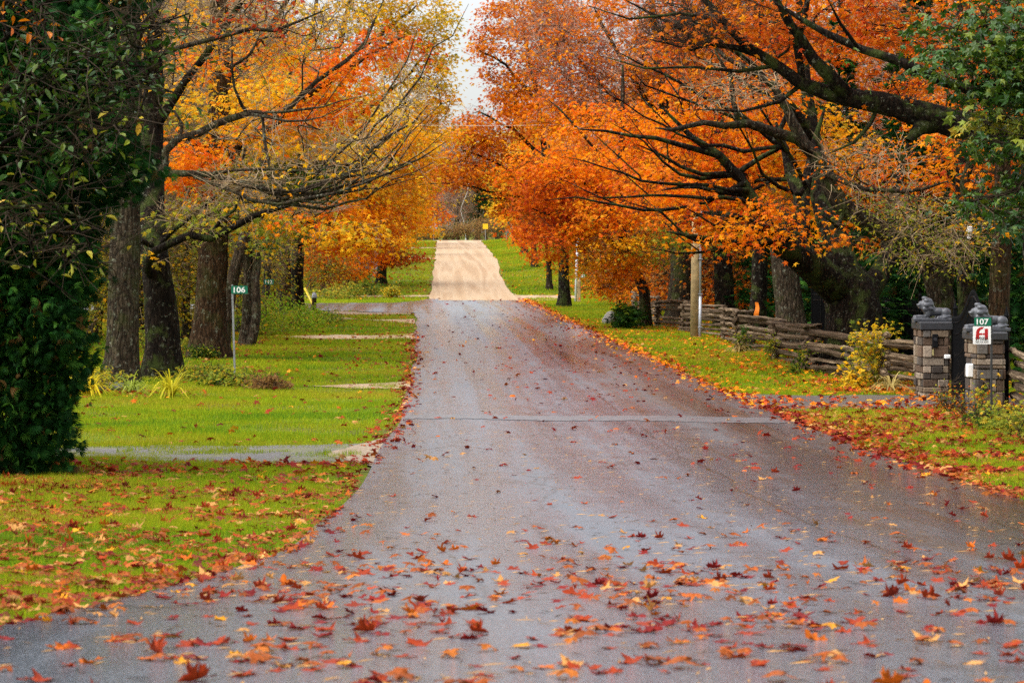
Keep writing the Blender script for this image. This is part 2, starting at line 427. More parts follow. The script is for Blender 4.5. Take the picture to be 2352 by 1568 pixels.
class Tree:
    def __init__(s, step=.5):
        s.pos = np.zeros((40000, 3)); s.dir = np.zeros((40000, 3)); s.par = np.full(40000, -1); s.rm = np.zeros(40000); s.n = 0; s.step = step
        s.tw = []; s.leaves = []; s.nofirst = 0
    def node(s, p, par, r=0.0):
        i = s.n; s.pos[i] = p; s.par[i] = par; s.rm[i] = r
        if par >= 0: s.dir[i] = unit(s.pos[i] - s.pos[par])
        else: s.dir[i] = (0, 0, 1)
        s.n += 1; return i
    def limb(s, pts, root=False, jit=.02):
        """pts: world (x,y,z,r)"""
        Q = catmull(pts, s.step)
        if root: par = -1
        else:
            d = np.linalg.norm(s.pos[:s.n] - Q[0, :3], axis=1); par = int(np.argmin(d))
            if d[par] > .3: Q = np.vstack([np.r_[s.pos[par] * .5 + Q[0, :3] * .5, Q[0, 3]], Q])
        for k, q in enumerate(Q):
            j = rng.standard_normal(3) * jit * (0 if (root and k == 0) else 1)
            par = s.node(q[:3] + j, par, q[3])
        return par
    def grow(s, T, minz=-1e9, curve=.3):
        T = np.asarray(T, float)
        if not len(T): return []
        d0 = np.array([np.min(np.linalg.norm(s.pos[:s.n] - t, axis=1)) for t in T])
        ends = []
        ok0 = None
        for t in T[np.argsort(d0)]:
            p = s.pos[:s.n]; v = t - p
            d = np.linalg.norm(v, axis=1)
            cosv = np.sum(v * s.dir[:s.n], 1) / (d + 1e-6)
            cost = d * np.where(cosv < .1, 1.5, 1.0) + np.where(p[:, 2] < minz, 6, 0) + np.maximum(0, p[:, 2] - t[2]) * .35
            b = int(np.argmin(cost)); D = d[b]
            if D < .12: ends.append(b); continue
            ns = max(2, int(D / s.step)); p0 = s.pos[b].copy()
            p1 = p0 + s.dir[b] * D * curve + np.array([0, 0, .10 * D])
            par = b
            for k in range(1, ns + 1):
                q = k / ns
                x = (1 - q) ** 2 * p0 + 2 * q * (1 - q) * p1 + q * q * t
                if k < ns: x = x + rng.standard_normal(3) * .045 * min(D, 2.0)
                par = s.node(x, par)
            ends.append(par)
        return ends
    def radii(s, r0=.007, e=2.35):
        n = s.n; acc = np.zeros(n); r = np.zeros(n); s.kids = [[] for _ in range(n)]
        for i in range(n - 1, -1, -1):
            r[i] = max(acc[i] ** (1 / e) if acc[i] > 0 else r0, s.rm[i])
            p = s.par[i]
            if p >= 0:
                acc[p] += min(r[i], r[i] if s.rm[i] == 0 else s.rm[i]) ** e if s.rm[p] == 0 else 0
                s.kids[p].append(i)
        s.r = r
    def wood(s, mb, mi=0, flare=True, rough=.09):
        s.radii()
        starts = [i for i in range(s.n) if s.par[i] < 0]
        stack = [(i, -1) for i in starts]
        while stack:
            i, p = stack.pop()
            ch = [i]; c = i
            while s.kids[c]:
                ks = sorted(s.kids[c], key=lambda k: -s.r[k] - (10 if s.rm[k] > 0 and s.rm[c] > 0 and k == c + 1 else 0))
                for k in ks[1:]: stack.append((k, c))
                c = ks[0]; ch.append(c)
            rr = list(s.r[ch]); pts = [s.pos[k] for k in ch]
            if p >= 0:
                pts = [s.pos[p]] + pts; rr = [min(s.r[p] * .95, rr[0] * 1.25)] + rr
            elif flare:
                r0 = rr[0]; z0 = pts[0][2]
                for k in range(len(rr)):
                    h = pts[k][2] - z0
                    rr[k] *= 1 + .45 * math.exp(-h / (.9 * r0 + .1))
                pts = [pts[0] - np.array([0, 0, .35])] + pts; rr = [rr[0] * 1.12] + rr
            if len(pts) < 2: continue
            rmx = max(rr)
            k = 16 if rmx > .2 else 9 if rmx > .07 else 6 if rmx > .03 else 4 if rmx > .014 else 3
            rr[-1] *= .5
            V, Q, caps = tube_arrays(pts, rr, k, rough if rmx > .05 else 0)
            mb.add(V, [Q], mi)
    def spray(s, ends, n_leaf, size, pal, tpl, spread=(.5, .18), tw=6, twl=(.3, .9), twr=.008, droop=.25, green_top=None):
        """twigs and leaves round end nodes"""
        ends = np.array(ends)
        if not len(ends): return
        if tw > 0:
            E = np.repeat(ends, max(1, int(tw))) if tw >= 1 else ends[rng.random(len(ends)) < tw]
            P0 = s.pos[E]; D = unit(s.dir[E] * .7 + rng.standard_normal((len(E), 3)) * np.array([.8, .8, .45]) + np.array([0, 0, .15]))
            # some twigs start further back along the branch
            back = s.par[E]; q = rng.random(len(E)) < .45; P0 = np.where(q[:, None], s.pos[np.maximum(back, 0)], P0)
            L = twl[0] + rng.random(len(E)) * (twl[1] - twl[0])
            s.tw.append((P0, D, L, np.full(len(E), twr)))
            D2 = unit(D + rng.standard_normal(D.shape) * .55); k = rng.random(len(E)) < .6
            s.tw.append(((P0 + D * (L * .45)[:, None])[k], D2[k], L[k] * .6, np.full(k.sum(), twr * .7)))
        if n_leaf > 0:
            per = n_leaf / len(ends)
            cnt = rng.poisson(per * np.clip(rng.gamma(2.0, .5, len(ends)), .1, 3))
            E = np.repeat(np.arange(len(ends)), cnt); n = len(E)
            if n == 0: return
            ax = s.dir[ends[E]]; 
            off = rng.standard_normal((n, 3)) * np.array([spread[0], spread[0], spread[1]]) + ax * (rng.random((n, 1)) - .4) * spread[0]
            rad = np.linalg.norm(off[:, :2], axis=1)
            off[:, 2] -= droop * rad
            P = s.pos[ends[E]] + off
            N = unit(np.array([0, 0, 1.0]) + rng.standard_normal((n, 3)) * .55 + np.c_[off[:, :2] * .5, np.zeros(n)])
            T = unit(np.c_[off[:, :2], np.zeros(n)] + rng.standard_normal((n, 3)) * .5 + np.array([0, 0, -.55]))
            sz = size * (.65 + .6 * rng.random(n))
            ec = pick(pal, len(ends), .05); lc = pick(pal, n)
            q = rng.random((n, 1)) * .75
            col = ec[E] * q + lc * (1 - q)
            s.leaves.append((P, N, T, sz, tpl, col))
    def crown_mesh(s, name, mats):
        V = []; polys = []; mi = []; cols = []; off = 0
        for P, N, T, sz, tpl, col in s.leaves:
            v, t, c = leaf_arrays(P, N, T, sz, tpl, col)
            V.append(v); polys.append(t + off); mi.append(0); cols.append(c); off += len(v)
        for P0, D, L, r in s.tw:
            if not len(P0): continue
            v, q = prisms(P0, D, L, r); V.append(v); polys.append(q + off); mi.append(1); off += len(v); cols.append(np.full((len(v), 3), .2))
        if not V: return None
        return mesh_np(name, np.concatenate(V), polys, mats, mi, False, np.concatenate(cols))

def prisms(P0, D, L, r):
    n = len(P0)
    ref = np.where(np.abs(D[:, 2:3]) < .8, np.array([[0, 0, 1.0]]), np.array([[1.0, 0, 0]]))
    U = unit(np.cross(D, ref)); Wv = np.cross(D, U)
    mid = P0 + D * (L * .5)[:, None] + rng.standard_normal((n, 3)) * (L * .07)[:, None]
    end = P0 + D * L[:, None] + rng.standard_normal((n, 3)) * (L * .12)[:, None]
    a = np.arange(3) * 2 * np.pi / 3
    ring = np.cos(a)[None, :, None] * U[:, None, :] + np.sin(a)[None, :, None] * Wv[:, None, :]
    V = np.stack([P0[:, None, :] + ring * r[:, None, None], mid[:, None, :] + ring * (r * .75)[:, None, None], end[:, None, :] + ring * (r * .35)[:, None, None]], 1).reshape(n, 9, 3)
    q = []
    for s_ in (0, 3):
        for j in range(3):
            q.append((s_ + j, s_ + (j + 1) % 3, s_ + 3 + (j + 1) % 3, s_ + 3 + j))
    Q = (np.array(q)[None] + (np.arange(n) * 9)[:, None, None]).reshape(-1, 4)
    return V.reshape(-1, 3), Q

def blob_targets(px, py, Y, rx, ry, dY, n):
    u = rng.standard_normal((n, 3)); u = unit(u) * rng.random((n, 1)) ** (1 / 2.4)
    Yv = Y + u[:, 1] * dY
    return np.stack([(px + u[:, 0] * rx - CX) / F * Yv, Yv, H - (py + u[:, 2] * ry - CY) / F * Yv], 1)

def make_tree(name, label, trunk, limbs=(), blobs=(), bark=None, twig=None, cat='tree', group=None, leaf=.13, tpl='maple', leafmat=None, step=.5, minz=2.0, dY=2.2, covk=1.0, extra=None, per=36, flare=True):
    """trunk: [(px, py|None, Y, r_px)] photo units at their own distance; first point stands on the ground.
    limbs: lists of the same tuples; blobs: (px,py,Y,rx,ry,palette,coverage,twigs per end[,targets])"""
    t = Tree(step)
    def wr(q):
        px, py, Y, r = q
        if py is None: b = base(px, Y); return (*b, r * Y / F)
        return (*W(px, py, Y), r * Y / F)
    tr = [wr(q) for q in trunk]
    t.limb(tr, root=True, jit=.012)
    b0 = tr[0]
    for L in limbs: t.limb([wr(q) for q in L], jit=.03)
    for bl in blobs:
        px, py, Y, rx, ry, pal, cov, tw = bl[:8]
        lp = leaf * F / Y
        nl = int(2.1 * covk * cov * math.pi * rx * ry / (lp * lp * .42))
        nt_ = bl[8] if len(bl) > 8 else int(np.clip(max(nl / per, rx * ry / 420), 8, 260))
        T = blob_targets(px, py, Y, rx, ry, dY, nt_)
        ends = t.grow(T, minz=b0[2] + minz)
        sp = min(.42, rx * Y / F * .4)
        t.spray(ends, nl, leaf, pal, tpl, spread=(sp, sp * .38), tw=tw)
    if extra: extra(t)
    e = empty(name, (b0[0], b0[1], b0[2]), label, cat, group)
    mb = MB(); t.wood(mb, flare=flare)
    mb.build('trunk', [bark or M_BARK], e, smooth=True)
    me = t.crown_mesh('crown', [leafmat or M_LEAF, twig or M_TWIG_TAN])
    if me: link('crown', me, e)
    return e

# ------------------------------------------------------------------ ground, roads
def grid_mesh(name, xs, ys, zf, m):
    X, Y = np.meshgrid(xs, ys); Z = zf(X, Y)
    V = np.stack([X, Y, Z], -1).reshape(-1, 3); nx = len(xs)
    i = (np.arange(len(ys) - 1)[:, None] * nx + np.arange(nx - 1)[None]).reshape(-1)
    Q = np.stack([i, i + 1, i + nx + 1, i + nx], 1)
    return mesh_np(name, V, [Q], [m], smooth=True)

m, n, l, b = mat('lawn_soil')
v = mapping(n, l)
t1 = tex_noise(n, l, v, .35, 5); t2 = tex_noise(n, l, v, 9, 5, .7)
c1 = ramp(n, l, t2.outputs[0], [(.3, (.05, .075, .006)), (.5, (.10, .14, .008)), (.72, (.17, .16, .02))])
c2 = ramp(n, l, t2.outputs[0], [(.3, (.05, .04, .02)), (.55, (.10, .085, .03)), (.75, (.20, .13, .05))])
f = ramp(n, l, t1.outputs[0], [(.45, (0, 0, 0)), (.68, (1, 1, 1))])
l.new(mixc(n, l, f.outputs[0], c1.outputs[0], c2.outputs[0]), b.inputs['Base Color'])
b.inputs['Roughness'].default_value = .95; b.inputs['Specular IOR Level'].default_value = .05
bump(n, l, b, t2.outputs[0], .8, .05)
M_SOIL = m
xs = np.unique(np.concatenate([np.linspace(-1500, -60, 14), np.arange(-60, -14, 2), np.arange(-14, 16, .4), np.arange(16, 60, 2), np.linspace(60, 1500, 14)]))
ys = np.unique(np.concatenate([np.arange(-50, 5, 5), np.arange(5, 70, .5), np.arange(70, 340, 1.5), np.arange(340, 500, 10), np.linspace(500, 5000, 16)]))
tag(link('ground', grid_mesh('ground', xs, ys, g, M_SOIL)), kind='structure')

# asphalt: wet, patchy gloss
m, n, l, b = mat('wet_asphalt')
v = mapping(n, l)
sep = n.new('ShaderNodeSeparateXYZ'); l.new(v, sep.inputs[0])
ag = tex_noise(n, l, v, 60, 3, .8)
track = tex_noise(n, l, mapping(n, l, (1, .012, 1)), 1.15, 4, .55)
pat = tex_noise(n, l, mapping(n, l, (1, .09, 1)), .8, 5, .62)
fine = tex_noise(n, l, mapping(n, l, (1, .3, 1)), 2.6, 5, .7)
col = ramp(n, l, ag.outputs[0], [(.32, (.013, .016, .023)), (.5, (.040, .046, .060)), (.64, (.16, .175, .205))])
stain = ramp(n, l, pat.outputs[0], [(.47, (1, 1, 1)), (.64, (.86, .80, .74)), (.8, (.66, .55, .44))])
cc = mixc(n, l, .8, col.outputs[0], stain.outputs[0], 'MULTIPLY')
wob = tex_noise(n, l, mapping(n, l, (0, 1, 0)), .25, 3)
jx = math_(n, l, 'ADD', sep.outputs[0], math_(n, l, 'MULTIPLY', wob.outputs[0], .5))
jd = math_(n, l, 'ABSOLUTE', math_(n, l, 'SUBTRACT', jx, 3.78))
jf = math_(n, l, 'SUBTRACT', 1.0, math_(n, l, 'DIVIDE', jd, .045), clamp=True)
cc = mixc(n, l, math_(n, l, 'MULTIPLY', jf, .85), cc, (.010, .009, .009))
rl = math_(n, l, 'MULTIPLY', math_(n, l, 'SUBTRACT', sep.outputs[0], 3.6), .9, clamp=True)
rl = math_(n, l, 'MULTIPLY', rl, math_(n, l, 'ADD', math_(n, l, 'MULTIPLY', fine.outputs[0], 1.0), .1), clamp=True)
cc = mixc(n, l, rl, cc, (.034, .022, .013))
mud = tex_noise(n, l, mapping(n, l, (1, .028, 1)), 1.5, 6, .66)
mf = ramp(n, l, mud.outputs[0], [(.52, (0, 0, 0)), (.60, (1, 1, 1))])
mside = math_(n, l, 'ADD', math_(n, l, 'MULTIPLY', math_(n, l, 'SUBTRACT', sep.outputs[0], 2.2), .35, clamp=True), .04, clamp=True)
cc = mixc(n, l, math_(n, l, 'MULTIPLY', mf.outputs[0], mside), cc, (.045, .024, .010))
dmp = tex_noise(n, l, mapping(n, l, (.45, .9, 1)), 1.5, 5, .7)
df = ramp(n, l, dmp.outputs[0], [(.60, (1, 1, 1)), (.66, (.55, .53, .52))])
cc = mixc(n, l, 1.0, cc, df.outputs[0], 'MULTIPLY')
vc = n.new('ShaderNodeTexVoronoi'); vc.feature = 'DISTANCE_TO_EDGE'; vc.inputs['Scale'].default_value = .55
wv = mixc(n, l, .35, mapping(n, l, (1, .22, 1)), fine.outputs['Color'], 'ADD'); l.new(wv, vc.inputs['Vector'])
cf = ramp(n, l, vc.outputs['Distance'], [(.004, (1, 1, 1)), (.016, (0, 0, 0))])
cmask = ramp(n, l, pat.outputs[0], [(.45, (0, 0, 0)), (.55, (.8, .8, .8))])
cc = mixc(n, l, math_(n, l, 'MULTIPLY', cf.outputs[0], cmask.outputs[0]), cc, (.010, .009, .009))
l.new(cc, b.inputs['Base Color'])
mixf = math_(n, l, 'ADD', math_(n, l, 'MULTIPLY', track.outputs[0], .5), math_(n, l, 'ADD', math_(n, l, 'MULTIPLY', pat.outputs[0], .3), math_(n, l, 'MULTIPLY', fine.outputs[0], .2)))
rr = ramp(n, l, mixf, [(.40, (.09, .09, .09)), (.47, (.16, .16, .16)), (.54, (.27, .27, .27)), (.63, (.45, .45, .45))])
l.new(rr.outputs[0], b.inputs['Roughness'])
b.inputs['Specular IOR Level'].default_value = .9
hgt = math_(n, l, 'ADD', math_(n, l, 'MULTIPLY', ag.outputs[0], .9), math_(n, l, 'MULTIPLY', fine.outputs[0], .5))
bump(n, l, b, hgt, .42, .009)
M_ASPH = m

m, n, l, b = mat('pale_gravel')
v = mapping(n, l)
t1 = tex_noise(n, l, v, 30, 5, .8); t2 = tex_noise(n, l, mapping(n, l, (1.3, .004, 1)), 1.0, 2, .4); t3 = tex_noise(n, l, v, .5, 4)
c1 = ramp(n, l, t1.outputs[0], [(.3, (.21, .135, .07)), (.5, (.36, .25, .145)), (.75, (.48, .355, .22))])
c2 = ramp(n, l, t2.outputs[0], [(.36, (.74, .64, .52)), (.46, (1, 1, 1)), (.56, (.92, .86, .78)), (.66, (.76, .67, .55))])
cc = mixc(n, l, .8, c1.outputs[0], c2.outputs[0], 'MULTIPLY')
l.new(cc, b.inputs['Base Color']); b.inputs['Roughness'].default_value = .85
bump(n, l, b, t1.outputs[0], .4, .02)
M_GRAV = m
m, n, l, b = mat('grey_gravel')
v = mapping(n, l); t1 = tex_noise(n, l, v, 22, 5, .8); t2 = tex_noise(n, l, v, 1.3, 4)
c1 = ramp(n, l, t1.outputs[0], [(.3, (.035, .03, .027)), (.5, (.105, .095, .085)), (.72, (.25, .235, .215))])
f = ramp(n, l, t2.outputs[0], [(.5, (0, 0, 0)), (.62, (1, 1, 1))])
l.new(mixc(n, l, math_(n, l, 'MULTIPLY', f.outputs[0], .6), c1.outputs[0], (.14, .14, .03)), b.inputs['Base Color']); b.inputs['Roughness'].default_value = .8
bump(n, l, b, t1.outputs[0], .8, .03)
M_GGRAV = m
M_TANGR = plain('tan_gravel', (.23, .165, .105), .85, var=.5, scale=26, bmp=.4)
M_PATCH = plain('patch_asphalt', (.078, .074, .076), .36, var=.5, scale=9, bmp=.4)
M_DRIVE = plain('drive_asphalt', (.085, .075, .065), .34, var=.4, scale=14, bmp=.3)

def strip(name, ys, lf, rf, dz, m, nx=12, wob=0.0):
    ys = np.asarray(ys, float); V = []
    for y in ys:
        a, c = float(lf(y)), float(rf(y))
        a += wob * (math.sin(y * .43) + math.sin(y * .17 + 1) * .8 + rng.standard_normal() * .06); c += wob * (math.sin(y * .39 + 2) + math.sin(y * .21) * .8 + rng.standard_normal() * .06)
        for q in np.linspace(0, 1, nx + 1):
            x = a + (c - a) * q; V.append((x, y, gf(x, y) + dz))
    k = nx + 1
    i = (np.arange(len(ys) - 1)[:, None] * k + np.arange(nx)[None]).reshape(-1)
    return tag(link(name, mesh_np(name, V, [np.stack([i, i + 1, i + k + 1, i + k], 1)], [m], smooth=True)), kind='structure')
strip('road', np.concatenate([np.arange(-40, 8, 4), np.arange(8, 60, .35), np.arange(60, 167, 1.0)]), road_l, road_r, .030, M_ASPH, wob=.05)
strip('gravel_road', np.arange(165, 306, .6), lambda y: road_l(y) - 1.1 * (1 - sst(165, 172, y)) * 0 , lambda y: road_r(y) + 1.8 * (1 - sst(166, 176, y)), .034, M_GRAV, wob=.05)
def xstrip(name, xs, nf, ff, dz, m, ny=8, wob=.06):
    """a strip running across (along x) between near edge nf(x) and far edge ff(x)"""
    V = []
    xs = np.asarray(xs, float)
    for x in xs:
        a = float(nf(x)) + wob * (math.sin(x * 2.1) + rng.standard_normal() * .5); c = float(ff(x)) + wob * (math.sin(x * 1.7 + 1) + rng.standard_normal() * .5)
        for q in np.linspace(0, 1, ny + 1):
            y = a + (c - a) * q; V.append((x, y, gf(x, y) + dz))
    k = ny + 1
    i = (np.arange(len(xs) - 1)[:, None] * k + np.arange(ny)[None]).reshape(-1)
    return tag(link(name, mesh_np(name, V, [np.stack([i, i + k, i + k + 1, i + 1], 1)], [m], smooth=True)), kind='structure')
xstrip('road_patch', np.arange(-.25, 6.15, .1), lambda x: 48.0 - .22 * x, lambda x: 49.4 - .15 * x, .036, M_PATCH, ny=4, wob=.16)
xstrip('side_road', np.arange(-40, 1.4, .3), lambda x: 134 - 3.0 * math.exp(min(x, 0) / 1.2) - min(x, 0) * .02, lambda x: 156 + 8.5 * math.exp(min(x, .4) / 1.3), .034, M_ASPH, wob=.1)
xstrip('gravel_verge', np.arange(-14, -.1, .4), lambda x: 128.5, lambda x: 133, .026, M_GRAV, wob=.35)
xstrip('gravel_driveway', np.arange(-16, -.4, .25), lambda x: 36.0 + .12 * -x, lambda x: 40.5 + .1 * -x + 1.2 * math.exp((x + .4) / .8), .022, M_GGRAV, wob=.12)
xstrip('driveway_apron', np.arange(-1.25, -.3, .1), lambda x: 38.2 - 2.6 * sst(-1.3, -.4, x), lambda x: 39.5 + 3.0 * sst(-1.3, -.4, x), .027, M_TANGR, wob=.35)
xstrip('gravel_driveway', np.arange(-2.9, -.05, .15), lambda x: 59.6 + .9 * (1 - sst(-2.9, -1.2, x)), lambda x: 60.7 + .9 * sst(-2.9, -1.2, x) + 1.5 * math.exp((x + .1) / .6), .024, M_GRAV, wob=.15)
xstrip('gravel_driveway', np.arange(-4.6, -.05, .15), lambda x: 93.0 - x * .05 + 1.6 * (1 - sst(-4.6, -2.6, x)), lambda x: 94.9 - x * .08 + 1.7 * sst(-4.6, -2.6, x) + 3 * math.exp((x + .1) / .8), .024, M_GRAV, wob=.2)
xstrip('gravel_driveway', np.arange(-5, -.05, .2), lambda x: 112 - 3 * x, lambda x: 120 + .2 * x, .024, M_GRAV, wob=.3)
for yd, wd, x0 in ((170.5, 2.0, -8), (224, 4.0, -8), (232, 1.8, -6), (262, 5, -8)):
    xstrip('gravel_driveway', np.arange(x0, float(road_l(yd)) + .3, .3), lambda x: yd, lambda x: yd + wd, .028, M_GRAV, wob=.15)
xstrip('gravel_driveway', np.arange(5.6, 9.6, .3), lambda x: 167.5, lambda x: 172.5, .028, M_GRAV, wob=.25)
xstrip('crossroad', np.arange(-60, 60, 1.0), lambda x: 304.0, lambda x: 312.0, .036, M_GRAV, wob=.2)
xstrip('paved_driveway', np.arange(6.05, 22, .2), lambda x: 51.3 - 1.8 * math.exp(-(x - 6.1) / .7), lambda x: 56.2 + 2.4 * math.exp(-(x - 6.1) / .8) + 0 * x, .024, M_DRIVE, wob=.06)

def on_paved(x, y, pad=0.0):
    x = np.asarray(x); y = np.asarray(y)
    r = (x > road_l(y) - pad) & (x < road_r(y) + pad) & (y < 305)
    r |= (x < 1) & (y > 133.5 - 2.6 * np.exp(np.minimum(x, 0) / 1.2)) & (y < 155.8 + 8.2 * np.exp(np.minimum(x, .4) / 1.3))
    r |= (x < .2) & (y > 36.4 - .12 * x) & (y < 40.0 - .1 * x) & (nz(x, y, .8) + .35 * nz(x * 2, y, .3) > -.02)
    r |= (x > -1.2) & (x < 0) & (y > 38.3 - 2.6 * sst(-1.3, -.4, x)) & (y < 39.4 + 3.0 * sst(-1.3, -.4, x)) & (nz(x * 3, y, .7) > -.3)
    r |= (x < .2) & (y > 59.8 + .9 * (1 - sst(-2.9, -1.2, x))) & (y < 60.5 + .9 * sst(-2.9, -1.2, x)) & (x > -2.8) & (nz(x * 2, y, .8) > -.4)
    r |= (x < .2) & (x > -4.5) & (nz(x, y, .9) > -.5) & (y > 93.3 - .05 * x + 1.6 * (1 - sst(-4.6, -2.6, x))) & (y < 94.6 - .08 * x + 1.7 * sst(-4.6, -2.6, x))
    r |= (x < .2) & (y > 129) & (y < 133)
    r |= (x < 0) & (x > -3) & (y > 113 - 3 * x) & (y < 119)
    r |= (x > 6) & (y > 51.5 - 1.6 * np.exp(-(x - 6.1) / .7)) & (y < 56.0 + 2.2 * np.exp(-(x - 6.1) / .8))
    for yd, wd in ((170.5, 2.0), (224, 4.0), (232, 1.8), (262, 5)): r |= (x < 2) & (y > yd) & (y < yd + wd)
    r |= (x > 5.5) & (x < 9.5) & (y > 167.7) & (y < 172.3)
    r |= (y > 303.5) & (y < 312.5)
    return r

# ------------------------------------------------------------------ grass (nobody could count it)
def grass_patch(x0, x1, y0, y1, dens, hgt, wid, vis=True):
    n = int((x1 - x0) * (y1 - y0) * dens)
    x = x0 + (x1 - x0) * rng.random(n); y = y0 + (y1 - y0) * rng.random(n)
    px = CX + F * x / y
    k = (px > -90) & (px < 2450) & ~on_paved(x, y, .02 + .0)
    edge = np.maximum(road_l(y) - x, x - road_r(y))
    k &= (edge > .05 + .12 * nz(x, y, .7)) & (rng.random(n) < .35 + .65 * sst(.05, .5, edge))
    k &= rng.random(n) < .3 + .7 * sst(-.6, .1, nz(x, y, 1.3))
    x, y = x[k], y[k]; n = len(x)
    h = hgt * (.5 + .8 * rng.random(n)) * (1 + .35 * nz(x, y, 1.6) + .45 * sst(.2, .9, nz(x + 3, y, .45)))
    a = rng.random(n) * 6.28; le = (rng.random(n) - .3) * h * .9; a2 = rng.random(n) * 6.28
    z = g(x, y) - .005
    dx, dy = np.cos(a) * wid * .5, np.sin(a) * wid * .5
    V = np.stack([np.stack([x - dx, y - dy, z], 1), np.stack([x + dx, y + dy, z], 1), np.stack([x + np.cos(a2) * le, y + np.sin(a2) * le, z + h], 1)], 1)
    pn = -.12 + nz(x, y, 1.9)[:, None] * .7 + nz(x + 40, y, 5.0)[:, None] * .7 + nz(x + 9, y, .6)[:, None] * .3 + rng.standard_normal((n, 1)) * .5 + .15
    c0 = np.array([.14, .27, .004]); c1 = np.array([.30, .36, .005]); c2 = np.array([.38, .29, .03])
    c00 = np.array([.055, .14, .004]); col = np.where(pn < -.85, c00 + (c0 - c00) * np.clip((pn + 1.6) * 1.3, 0, 1), np.where(pn < .1, c0 + (c1 - c0) * np.clip(pn + .9, 0, 1), c1 + (c2 - c1) * np.clip((pn - .1) * .75, 0, 1)))
    col = np.clip(col * (1 + .18 * rng.standard_normal((n, 1))), .01, .6)
    return V.reshape(-1, 3), np.repeat(col, 3, 0)
GP = [(-9, 1, 10, 22, 3600, .055, .007), (-9, 0, 22, 36.5, 2600, .06, .008), (6, 14, 26, 40, 2200, .07, .009), (6, 14, 40, 60, 1500, .07, .010),
      (-14, 0, 36, 62, 1150, .065, .011), (-20, 0, 62, 100, 430, .075, .018), (6, 18, 60, 105, 600, .085, .016),
      (-30, 0, 100, 166, 130, .09, .03), (6, 30, 105, 172, 130, .10, .03), (-20, 3, 157, 304, 75, .11, .045), (4.5, 30, 166, 304, 85, .13, .045)]
Vs, cs = zip(*[grass_patch(*q) for q in GP])
Vg = np.concatenate(Vs); cg = np.concatenate(cs)
tag(link('grass', mesh_np('grass', Vg, [np.arange(len(Vg)).reshape(-1, 3)], [M_GRASS], col=cg)), 'short green and yellowish lawn grass on both sides of the road', 'grass', kind='stuff')
print('grass blades', len(Vg) // 3)

def fan(starts, ends, Y0, Y1, r0, sag, seed, k=1.0):
    q = np.random.default_rng(seed); out = []
    for (sx, sy), (ex, ey) in zip(starts, ends):
        pts = []; j = q.standard_normal(2) * 14
        for t in np.linspace(0, 1, 6):
            px = sx + (ex - sx) * t + j[0] * math.sin(t * 6.3) + q.standard_normal() * 5
            py = sy + (ey - sy) * t + sag * math.sin(t * math.pi) + j[1] * math.sin(t * 4.5) + q.standard_normal() * 5
            pts.append((px, py, Y0 + (Y1 - Y0) * t, max(1.1, r0 * (1 - .82 * t))))
        out.append(pts)
        a = pts[3]; out.append([(a[0], a[1], a[2], a[3] * .7), (a[0] + (ex - sx) * .16, a[1] + (ey - sy) * .18 - 45 * k, a[2], a[3] * .5), (a[0] + (ex - sx) * .30, a[1] + (ey - sy) * .34 - 85 * k, a[2], 1.1)])
    return out
R_FAN = fan([(1800, 545), (1770, 520), (1740, 470), (1720, 440), (1800, 330), (1790, 300), (1846, 450), (1850, 420), (1810, 250), (1700, 420), (1690, 400), (1760, 515)],
            [(1480, 560), (1420, 490), (1330, 420), (1300, 350), (1380, 230), (1450, 150), (1640, 230), (1720, 150), (1560, 60), (1250, 470), (1400, 300), (1560, 470)], 67.8, 65.0, 6.0, 26, 4)
L_FAN = fan([(500, 400), (560, 420), (610, 440), (640, 447), (690, 440), (560, 455), (640, 472), (700, 458), (600, 262), (560, 265)],
            [(850, 330), (900, 360), (930, 300), (985, 330), (1010, 270), (960, 400), (1000, 380), (1030, 300), (850, 190), (800, 230)], 60.4, 59.4, 4.4, 34, 8)
